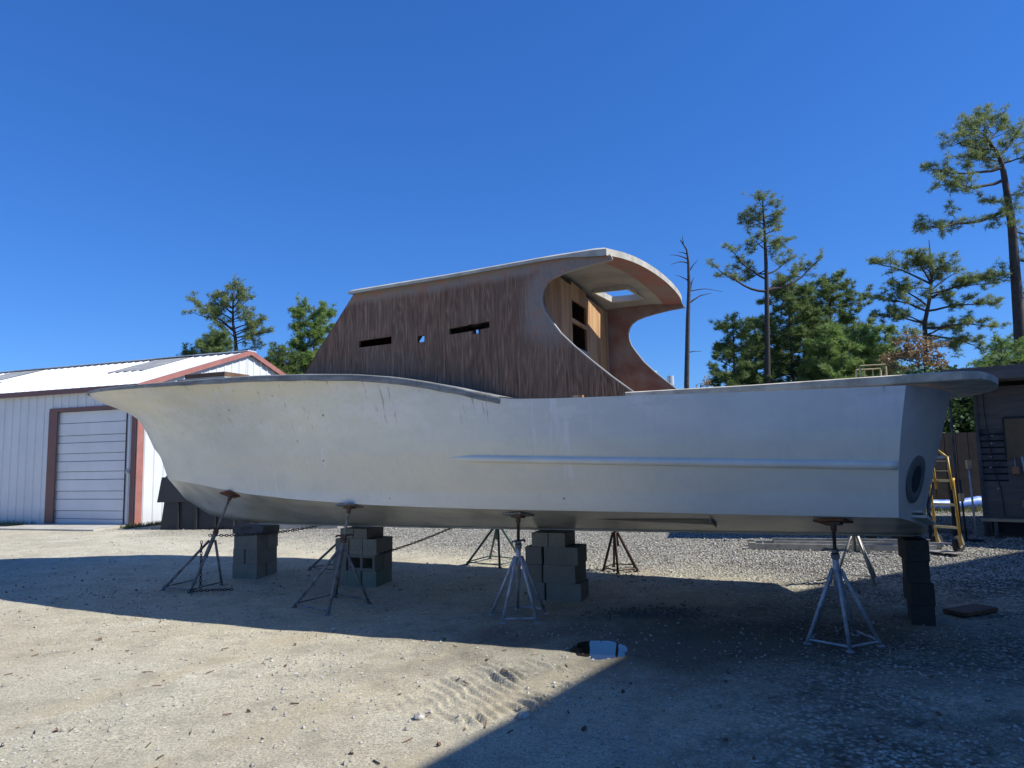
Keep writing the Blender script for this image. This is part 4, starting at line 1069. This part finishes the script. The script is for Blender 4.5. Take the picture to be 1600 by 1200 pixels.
# lean-to canopy
cp = thing('canopy','cream metal canopy on a thin post attached left of the shed','canopy',(7.1,12.6,.14),rad(-14))
mb = MB(); mb.add([(-1.8,-.9,2.46),(.9,-.9,2.50),(.9,3.0,2.46),(-1.8,3.0,2.42)],[(0,1,2,3)]); mb.add([(-1.8,-.9,2.52),(.9,-.9,2.56),(.9,3.0,2.52),(-1.8,3.0,2.48)],[(0,1,2,3)]); mb.build('roof_sheet', M['cream'], cp)
MB().beam((-1.8,3.02,2.42),(.9,3.02,2.46),.03,.08).build('edge_beam', M['cream'], cp)
for x in (.42,): MB().tube([(x,-.55,0),(x,-.55,2.40)],.02,8).build('post', M['greywood'], cp, True)

# blue wrapped roll, boards fence behind
bt = MB(); bt.tube([(8.6,17.0,.27),(9.6,17.3,.29),(10.6,17.3,.28),(11.4,17.7,.31),(12.6,17.9,.30)],[.10,.13,.12,.14,.11],12); tag(bt.build('wrapped_roll', M['blue'], smooth=True),'long blue and white wrapped roll lying on the ground beyond the rack','wrapped roll')
fn = thing('board_fence','dark brown board wall under the trees behind the hand truck','fence',(8.5,19.6,.15),rad(-6))
for i in range(14): MB().box((i*.30,.0,.95),(.285,.03,1.9)).build('board', M['darkboard'], fn)
for z in (.4,1.5): MB().box((1.95,.05,z),(4.2,.05,.09)).build('rail', M['greywood'], fn)
for gx0 in range(1):
    rg = np.random.default_rng(2); mb = MB()
    for i in range(3500):
        x = rg.uniform(8.5,15); y = rg.uniform(16.4,18.6); h = rg.uniform(.04,.16); a = rg.uniform(0,6.28); z = .14
        if (abs(rg.normal()) > 1.4): continue
        dx,dy = math.cos(a)*.012, math.sin(a)*.012; lx,ly = rg.uniform(-.05,.05,2)
        mb.add([(x-dx,y-dy,z),(x+dx,y+dy,z),(x+lx,y+ly,z+h)],[(0,1,2)])
    for i in range(900):
        t_ = rg.uniform(-.6,1.6); q = A0-dl*.1+dg*t_*1.0-dl*rg.uniform(.05,.35); x,y = q.x,q.y; h = rg.uniform(.03,.14)
        dx = .01; lx,ly = rg.uniform(-.05,.05,2); mb.add([(x-dx,y,.14),(x+dx,y,.14),(x+lx,y+ly,.14+h)],[(0,1,2)])
    for i in range(900):
        t_ = rg.uniform(3.3,7); q = A0+dl*t_-dg*rg.uniform(.05,.5); x,y = q.x,q.y; h = rg.uniform(.03,.16)
        dx = .01; lx,ly = rg.uniform(-.05,.05,2); mb.add([(x-dx,y,.14),(x+dx,y,.14),(x+lx,y+ly,.14+h)],[(0,1,2)])
    g = mb.build('weeds', M['grass']); tag(g,'dry weeds along the building foot and the back of the yard','weeds',kind='stuff')

# ------------------------------------------------------------ big shop building behind/right of the camera: casts the foreground shadow
bs = thing('boat_shop','tall gabled metal boat shop standing beside the yard, outside the picture on the right','building',(9.93,5.80,0),math.atan2(.643,.766))
HWB = 13.; ph = 8.05; pitch = .286
pr = [(-HWB,0),(HWB,0),(HWB,ph-pitch*HWB),(0,ph),(-HWB,ph-pitch*HWB)]
mb = MB(); n_ = len(pr); Dp = 20
mb.add([(x,0,z) for x,z in pr]+[(x,-Dp,z) for x,z in pr], [tuple(range(n_)), tuple(reversed(range(n_,2*n_)))]+[(i,(i+1)%n_,n_+(i+1)%n_,n_+i) for i in (1,4)])
mb.build('wall', M['metalwhite'], bs)
mb = MB()
for sd in (-1,1):
    mb.add([(0,0,ph),(sd*HWB,0,ph-pitch*HWB),(sd*HWB,-Dp,ph-pitch*HWB),(0,-Dp,ph)],[(0,1,2,3)])
mb.build('roof', M['roofmetal'], bs)
MB().box((-2,.04,2.4),(5,.06,4.8)).build('sliding_door', M['metalwhite'], bs)

# ------------------------------------------------------------ trees
def tuft_proto(rng, n=14, L=.2, wd=.018):
    V = []; F = []
    for i in range(n):
        d = Vector((rng.gauss(0,1),rng.gauss(0,1),rng.gauss(.45,.8))).normalized(); s_ = d.cross(Vector((rng.random(),rng.random(),rng.random()))).normalized()
        l = L*rng.uniform(.7,1.15); o = len(V); V += [s_*wd*.5+d*.02, -s_*wd*.5+d*.02, d*l]; F.append((o,o+1,o+2))
    return np.array([tuple(v) for v in V]), np.array(F)
def leaf_proto(rng, n=10, L=.12, sp=.16):
    V = []; F = []
    for i in range(n):
        c = Vector((rng.gauss(0,1),rng.gauss(0,1),rng.gauss(0,1)))*sp*.6; d = Vector((rng.gauss(0,1),rng.gauss(0,1),rng.gauss(0,1))).normalized(); s_ = d.cross(Vector((.3,.5,.8))).normalized()
        o = len(V); V += [c, c+(d+s_*.8)*L*.5, c+d*L, c+(d-s_*.8)*L*.5]; F += [(o,o+1,o+2),(o,o+2,o+3)]
    return np.array([tuple(v) for v in V]), np.array(F)
class Tree:
    def __init__(s, name, label, cat, base, seed, group='trees around the yard'):
        s.r = random.Random(seed); s.base = Vector(base); s.t = thing(name,label,cat,base,0,group); s.wood = MB(); s.tips = []; s.m = base[1]/1110.
    def trunk(s, pts, r0, r1):
        # pts: (lateral, depth, height) in metres, relative to the base
        s.tp = [Vector(p) for p in pts]; n = len(pts)
        s.wood.tube(s.tp, [r0+(r1-r0)*(i/(n-1))**.9 for i in range(n)], 8)
    def at(s, z):
        for a,b in zip(s.tp, s.tp[1:]):
            if z <= b.z: return a.lerp(b, (z-a.z)/max(1e-6,b.z-a.z))
        return s.tp[-1].copy()
    def limb(s, z, end, r=.06, droop=.0, curve=.12, sub=None, dens=1., leafy=True, start=.25, spread=.8, subl=.9):
        a = s.at(z); b = Vector(end); d = b-a; L = d.length; n = max(4,int(L/.5)); pts = []
        px,py = s.r.uniform(-1,1),s.r.uniform(-1,1)
        for i in range(n+1):
            t_ = i/n; p = a+d*t_; bow = math.sin(math.pi*t_)*L*curve
            p += Vector((s.r.gauss(0,.04)*L*.3, s.r.gauss(0,.04)*L*.3, -bow*droop + s.r.gauss(0,.03)*L*.3)); 
            if i == 0: p = a.copy()
            pts.append(p)
        s.wood.tube(pts, [max(.008,r*(1-.8*i/n)) for i in range(n+1)], 5, False)
        if not leafy: return pts
        ns = int(L*3.4*dens*(1-start))+2
        for k in range(ns):
            t_ = start+(1-start)*(k+.5)/ns; i = min(n-1,int(t_*n)); p = pts[i].lerp(pts[i+1],t_*n-i)
            l = subl*(1.15-.65*t_)*s.r.uniform(.6,1.2)
            dd = (d.normalized()*.55 + Vector((s.r.gauss(0,1),s.r.gauss(0,1),s.r.gauss(.28,.55))).normalized()*spread).normalized()
            e = p+dd*l; mid = p+dd*l*.5+Vector((0,0,-.06*l))
            s.wood.tube([p,mid,e],[.014,.009,.004],4,False)
            m = max(2,int(l*6.0*dens))
            for q in range(m):
                f = .3+.7*(q+1)/m; c = p.lerp(e,f)+Vector((s.r.gauss(0,.10),s.r.gauss(0,.10),s.r.gauss(.05,.07)))*l*.9; s.tips.append(c); s.tips.append(c+Vector((s.r.gauss(0,.16),s.r.gauss(0,.16),s.r.gauss(.02,.10)))*l)
        for q in range(3): s.tips.append(b+Vector((s.r.gauss(0,.08),s.r.gauss(0,.08),s.r.gauss(0,.08))))
        return pts
    def auto(s, z0, z1, n, prof, dens=1., rise=.25, r=.05, start=.3, subl=.9, sq=1.):
        for i in range(n):
            f = (i+.5)/n; z = z0+(z1-z0)*f; a = i*2.399+s.r.uniform(-.4,.4); l = interp(f,prof)*s.r.uniform(.72,1.18)
            b = s.at(z)+Vector((math.cos(a)*l, math.sin(a)*l*sq, l*s.r.uniform(rise-.15,rise+.25)))
            s.limb(z, b, r=r*(1-.5*f), droop=s.r.uniform(-.3,1), dens=dens, start=start, subl=subl)
    def finish(s, mat, kind='needle', size=.2, wd=.018, n=14, bark='bark', crown='crown', trunkname='trunk'):
        s.wood.build(trunkname, M[bark], s.t, True)
        if not s.tips: return
        protos = [(tuft_proto if kind=='needle' else leaf_proto)(s.r, n, size) if kind!='needle' else tuft_proto(s.r,n,size,wd) for _ in range(6)]
        Vs = []; Fs = []; off = 0; rg = np.random.default_rng(s.r.randrange(9999))
        for c in s.tips:
            V,F = protos[rg.integers(6)]; a = rg.uniform(0,6.28); sc_ = rg.uniform(.7,1.25); ca,sa = math.cos(a),math.sin(a)
            X = V[:,0]*ca-V[:,1]*sa; Y = V[:,0]*sa+V[:,1]*ca; Vs.append(np.stack([X,Y,V[:,2]],1)*sc_+np.array(tuple(c))); Fs.append(F+off); off += len(V)
        V = np.concatenate(Vs); F = np.concatenate(Fs)
        me = bpy.data.meshes.new(crown); me.vertices.add(len(V)); me.vertices.foreach_set('co',V.astype(np.float32).ravel())
        me.loops.add(F.size); me.loops.foreach_set('vertex_index',F.astype(np.int32).ravel()); me.polygons.add(len(F)); me.polygons.foreach_set('loop_start',np.arange(0,F.size,3,dtype=np.int32)); me.update(calc_edges=True); me.validate()
        me.materials.append(M[mat]); o = bpy.data.objects.new(crown, me); COL.objects.link(o); o.parent = s.t

def V3(*a): return Vector(a)
# -- tall pine at the right edge
T1 = Tree('pine_tree','tallest pine with long open horizontal limbs at the right edge','tree',(18.08, 25, 0.15),1)
T1.trunk([(0, 0, 0), (0.0, 0, 4.11), (0.04, 0, 5.88), (0.08, 0, 7.66), (0.12, 0, 9.48), (0.07, 0, 10.4), (0.0, 0, 11.51), (-0.09, 0, 12.07), (-0.59, 0, 12.93)],.24,.05)
for z,e,r in [(11.65, (-3.06, -0.6, 11.39), 0.063), (11.19, (-3.07, -0.98, 10.7), 0.067), (10.12, (-3.53, -0.31, 9.37), 0.077), (12.07, (-1.57, -0.37, 12.01), 0.04), (12.35, (-2.16, -0.62, 12.44), 0.047), (12.73, (-1.56, -0.12, 13.23), 0.042), (12.93, (-0.15, 0.39, 13.81), 0.036), (12.93, (-0.99, 0.2, 13.5), 0.032), (12.07, (0.86, 0.36, 13.08), 0.045), (11.79, (1.14, -0.31, 12.23), 0.04), (10.58, (1.19, 0.04, 10.93), 0.038), (10.4, (-0.91, -0.16, 10.42), 0.032), (9.94, (-0.75, -0.25, 9.68), 0.033), (9.3, (0.99, -0.35, 8.91), 0.036), (7.48, (-0.37, -0.12, 7.58), 0.026), (6.77, (0.99, 0.37, 7.11), 0.036), (8.21, (1.1, 0.23, 8.18), 0.032), (12.64, (0.37, 0.33, 13.56), 0.04), (11.88, (-0.83, 0.24, 12.27), 0.034)]:
    T1.limb(z, e, r, droop=.5, dens=1.6, start=.4 if abs(e[0])>2.5 else .15, subl=.85)
T1.finish('needle', size=.19, wd=.02, n=18)
# -- pine with flat wide limbs centre right
T2 = Tree('pine_tree','slender tall pine with wide flat limbs and a narrow tufted top','tree',(13.75, 38, 0.15),2)
k_ = 38/1110.
T2.trunk([(0, 0, 0), (0.0, 0, 5.39), (0.15, 0, 8.47), (0.27, 0, 11.19), (0.3, 0, 12.84), (0.31, 0, 14.22), (0.31, 0, 15.34)],.20,.035)
for z,e,r in [(10.23, (-2.93, -0.96, 11.53), 0.081), (10.91, (-1.87, -0.51, 12.61), 0.071), (11.19, (-1.38, 0.2, 11.77), 0.049), (10.23, (3.7, 0.9, 12.35), 0.096), (11.19, (2.03, 0.77, 12.52), 0.061), (9.82, (1.39, 0.59, 10.89), 0.049), (12.56, (-0.63, -0.44, 13.13), 0.039), (12.7, (1.52, 0.12, 13.09), 0.04), (13.39, (1.24, 0.18, 13.93), 0.039), (13.95, (-0.68, 0.01, 14.66), 0.042), (14.36, (1.08, -0.23, 14.63), 0.032), (14.92, (0.04, -0.01, 15.42), 0.029), (14.92, (0.65, -0.21, 15.33), 0.028), (13.11, (-0.38, 0.33, 12.71), 0.033), (11.46, (-0.75, 0.4, 10.93), 0.04), (14.64, (-0.58, 0.05, 14.1), 0.038), (12.56, (0.96, -0.11, 12.68), 0.029), (13.67, (-0.16, 0.29, 14.23), 0.032), (13.95, (0.78, 0.04, 14.21), 0.028), (10.36, (2.66, 1.07, 11.96), 0.074)]:
    T2.limb(z, e, r, droop=.8 if z<11.3 else .1, dens=1.35, start=.42 if z<11.3 else .15, subl=.9)
T2.finish('needle', size=.24, wd=.026, n=14)
# -- dead snag
T3 = Tree('dead_tree','bare dead grey pine snag standing behind the cabin roof','tree',(6.42, 26, 0.15),3)
T3.trunk([(0, 0, 0), (0.0, 0, 4.03), (0.15, 0, 6.31), (0.26, 0, 7.7), (0.28, 0, 8.64), (0.24, 0, 9.11), (0.02, 0, 9.5)],.115,.02)
for z,e,r,c in [q+(0,) for q in [(7.05, (1.17, 0.33, 7.52), 0.037), (7.24, (0.41, 0.0, 7.89), 0.029), (7.61, (0.46, -0.04, 8.03), 0.026), (7.89, (-0.19, 0.05, 8.16), 0.028), (8.27, (0.63, -0.04, 8.68), 0.029), (8.6, (-0.43, -0.18, 8.52), 0.029), (8.74, (-0.44, -0.12, 8.89), 0.03), (8.93, (-0.09, 0.11, 9.07), 0.025), (9.31, (0.07, -0.12, 9.61), 0.023), (6.5, (0.04, -0.08, 6.41), 0.022), (5.21, (0.6, 0.05, 5.24), 0.025), (7.52, (1.49, -0.06, 7.47), 0.023)]]:
    T3.limb(z, e, r, droop=-.6, leafy=False)
T3.finish('needle', bark='deadbark')
# -- dense pine cluster
def dense(name,label,base,seed,h,prof,n,mat,z0f=.25,dens=1.,size=.27,wd=.034,nn=18,lean=0,rise=.3,r0=.16,subl=.95,start=.25,group='trees around the yard'):
    t = Tree(name,label,'tree',base,seed,group); t.trunk([(0,0,0),(lean*.3,0,h*.35),(lean*.6,.1,h*.65),(lean,0,h)],r0,.03); t.auto(h*z0f,h*.98,int(n*1.15),prof,dens*1.3,rise,start=start,subl=subl); t.finish(mat,size=size,wd=wd,n=nn); return t
dense('pine_tree','broad dark green pine with rounded crown left of the slender tall pine trunk',(15.95,40,.15),11,11.2,[(0,2.6),(.3,3.0),(.6,2.4),(.85,1.5),(1,.6)],46,'needle_dark',.18,1.0)
dense('pine_tree','bushy dark pine lowest on the left end of the right hand tree line',(12.35,39,.15),12,8.9,[(0,2.2),(.4,1.8),(.8,.9),(1,.3)],34,'needle_dark',.15,1.0)
dense('pine_tree','bright green young pine low in front of the tree line middle',(16.75,37,.15),13,8.0,[(0,1.9),(.5,1.7),(.8,1.1),(1,.4)],32,'needle_bright',.15,1.0)
dense('pine_tree','round topped pine with dark limbs at the middle of the right hand tree line',(19.2,42,.15),14,11.9,[(0,1.6),(.4,1.9),(.7,2.1),(.9,1.3),(1,.5)],40,'needle_dark',.32,.95)
dense('pine_tree','dense mid green pine in the middle of the tree line behind the broad one',(18.5,44,.15),15,10.9,[(0,2.5),(.5,2.3),(.8,1.4),(1,.5)],40,'needle_dark',.15,1.)
dense('pine_tree','low bushy pine filling the gap beneath the round topped pine',(18.9,38,.15),16,7.8,[(0,2.0),(.5,1.8),(1,.6)],30,'needle_bright',.12,1.)
dense('pine_tree','dark low pine behind the right end of the tree line',(21.1,41,.15),17,7.4,[(0,2.2),(.5,2.0),(1,.7)],30,'needle_dark',.1,1.)
# pine with dead spire, right
T5 = Tree('pine_tree','many limbed pine with a bare dead spire and gnarled branches','tree',(21.75, 37, 0.15),21)
T5.trunk([(0, 0, 0), (0.0, 0, 6.15), (0.09, 0, 8.11), (0.46, 0, 9.42), (0.7, 0, 10.74), (0.7, 0, 11.54), (0.69, 0, 12.62)],.17,.02)
for z,e,r in [(8.1, (-2.6, 0.08, 8.56), 0.064), (8.76, (-2.4, -0.07, 9.48), 0.065), (9.02, (-1.7, -0.35, 10.13), 0.062), (10.22, (-1.71, 1.17, 11.73), 0.065), (10.21, (-0.65, -0.61, 11.84), 0.058), (10.74, (-0.16, -0.09, 11.43), 0.039), (10.74, (1.54, -0.32, 11.39), 0.039), (9.81, (2.14, 0.24, 10.84), 0.055), (9.42, (3.67, -0.66, 10.41), 0.077), (8.76, (3.8, -0.36, 8.95), 0.068), (7.45, (3.46, 0.71, 6.73), 0.075), (7.84, (3.69, -0.46, 7.77), 0.069), (6.8, (1.79, 0.07, 6.76), 0.043), (7.45, (2.42, 0.81, 8.06), 0.058), (9.42, (1.24, -0.22, 9.4), 0.029), (9.68, (3.23, -0.91, 9.89), 0.059), (7.06, (-1.8, -0.35, 7.1), 0.044), (9.95, (-0.8, 0.26, 9.98), 0.038), (8.1, (-1.28, 0.18, 8.79), 0.049), (10.48, (0.35, -0.2, 11.28), 0.033), (10.21, (1.09, -0.12, 10.73), 0.032)]:
    T5.limb(z, e, r, droop=-.4, dens=1.6, start=.3, subl=.95)
T5.finish('needle', size=.25, wd=.027, n=14)
# autumn tree
def leafy(name,label,base,seed,h,prof,n,mat,z0f=.3,dens=1.,size=.1,nn=9,r0=.1,subl=.7,crown='crown'):
    t = Tree(name,label,'tree',base,seed); t.trunk([(0,0,0),(.1,0,h*.4),(-.1,.1,h*.7),(0,0,h)],r0,.02); t.auto(h*z0f,h,n,prof,dens,.35,subl=subl); t.finish(mat,kind='leaf',size=size,n=nn); return t
dense('pine_tree','mid height pine filling in just behind the slender tall pine trunk',(14.95,43,.15),18,9.6,[(0,2.3),(.5,1.9),(.8,1.1),(1,.4)],34,'needle_dark',.15,1.)
dense('pine_tree','bushy green pine between the round topped pine and the autumn tree',(20.5,39.5,.15),19,8.4,[(0,2.0),(.5,1.7),(.8,1.1),(1,.5)],32,'needle_bright',.15,1.)
leafy('autumn_tree','rust and tan leaved autumn tree rising behind the stern coaming',(17.4,30,.15),31,5.9,[(0,1.2),(.5,1.5),(1,.7)],28,'autumn',.35,1.0,.115,9)
leafy('autumn_tree','small sparse russet shrub left of the tree line beside the dead snag',(9.6,36,.15),32,5.0,[(0,.8),(.5,.9),(1,.5)],9,'autumn',.5,.5,.10,5)
dense('pine_tree','low leafy pine sapling at the right edge under the tallest pine',(15.6,22.4,.15),33,4.6,[(0,1.1),(.5,.9),(1,.3)],22,'needle_bright',.3,1.,size=.17,wd=.02,r0=.07)
dense('pine_tree','mid green pine at the far right edge behind the shed roof',(22.15,31,.15),34,6.1,[(0,1.6),(.5,1.4),(1,.5)],24,'needle_bright',.3,1.)
# dark evergreen shrubs behind the gap
for i,(x,y,h,lab) in enumerate(((11.4,21.0,3.3,'dark evergreen tree directly behind the hand truck and rack'),(13.0,22,3.5,'dark evergreen tree half hidden behind the shed corner'),(10.3,22.5,2.9,'dark evergreen shrub partly covered by the transom edge'))):
    t = Tree('evergreen_tree',lab,'tree',(x,y,.15),50+i); t.trunk([(0,0,0),(.05,0,h*.5),(0,0,h)],.09,.02); t.auto(.2,h,70,[(0,1.1),(.5,1.1),(.85,.9),(1,.5)],1.8,.25,subl=.6,start=.1); t.finish('leaf',kind='leaf',size=.12,n=10)
# -- left trees
T6 = Tree('pine_tree','open crowned pine leaning right above the white roof','tree',(-17.61, 45, 0.15),41)
T6.trunk([(0, 0, 0), (0.0, 0, 8.51), (-0.09, 0, 9.52), (-0.26, 0, 10.55), (-0.28, 0, 11.58), (-0.26, 0, 12.68)],.17,.03)
for z,e,r in [(9.52, (-1.2, -0.52, 10.72), 0.05), (9.96, (-2.96, -0.14, 12.07), 0.087), (10.11, (-2.5, -1.04, 11.04), 0.064), (10.7, (-2.01, 0.37, 11.61), 0.055), (11.06, (-1.81, 0.8, 12.42), 0.059), (11.43, (-1.46, 0.74, 12.56), 0.05), (12.16, (-0.59, 0.17, 12.84), 0.032), (12.31, (-0.16, 0.23, 12.94), 0.028), (11.43, (0.58, -0.57, 12.29), 0.042), (11.13, (0.87, -0.29, 11.99), 0.046), (10.69, (0.6, 0.45, 11.26), 0.037), (10.11, (1.76, 0.5, 10.8), 0.055), (9.52, (2.06, -0.15, 9.84), 0.053), (9.67, (1.33, 0.72, 10.52), 0.05), (8.65, (1.5, 0.15, 8.91), 0.043), (9.09, (0.77, 0.28, 9.51), 0.035), (11.21, (-0.85, -0.12, 11.44), 0.029), (11.58, (0.15, -0.14, 11.79), 0.027), (10.55, (0.32, -0.03, 10.68), 0.027), (9.67, (-0.67, -0.18, 9.83), 0.028), (9.82, (1.19, -0.14, 10.23), 0.042), (11.43, (-1.22, 0.43, 11.82), 0.037), (9.23, (1.34, -0.22, 9.71), 0.044), (11.87, (0.21, -0.34, 12.38), 0.032)]:
    T6.limb(z, e, r, droop=-.2, dens=1.2, start=.3, subl=1.0)
T6.finish('needle', size=.25, wd=.03, n=14)
dense('pine_tree','small dark round pine top just above the white roof ridge',(-16.9,40,.15),42,8.7,[(0,.6),(.5,1.0),(.8,.9),(1,.5)],24,'needle_dark',.6,1.1)
dense('pine_tree','tiny dark pine tip showing at the left of the roof ridge trees',(-20.75,46,.15),43,8.7,[(0,.3),(.5,.8),(1,.4)],12,'needle_dark',.7,1.)
dense('pine_tree','rounded bright green pine half hidden by the sloping cabin front',(-11.8,42,.15),44,10.85,[(0,1.9),(.35,2.0),(.6,1.3),(.85,1.1),(1,.6)],42,'needle_bright',.38,1.05)
dense('pine_tree','low green pine between the gable and the cabin front',(-12.9,40,.15),45,7.7,[(0,1.3),(.5,1.1),(1,.5)],28,'needle_dark',.4,1.)
dense('pine_tree','low dark pine just right of the gable peak',(-14.45,43,.15),46,7.5,[(0,1.2),(.5,1.1),(1,.5)],20,'needle_dark',.4,.9)
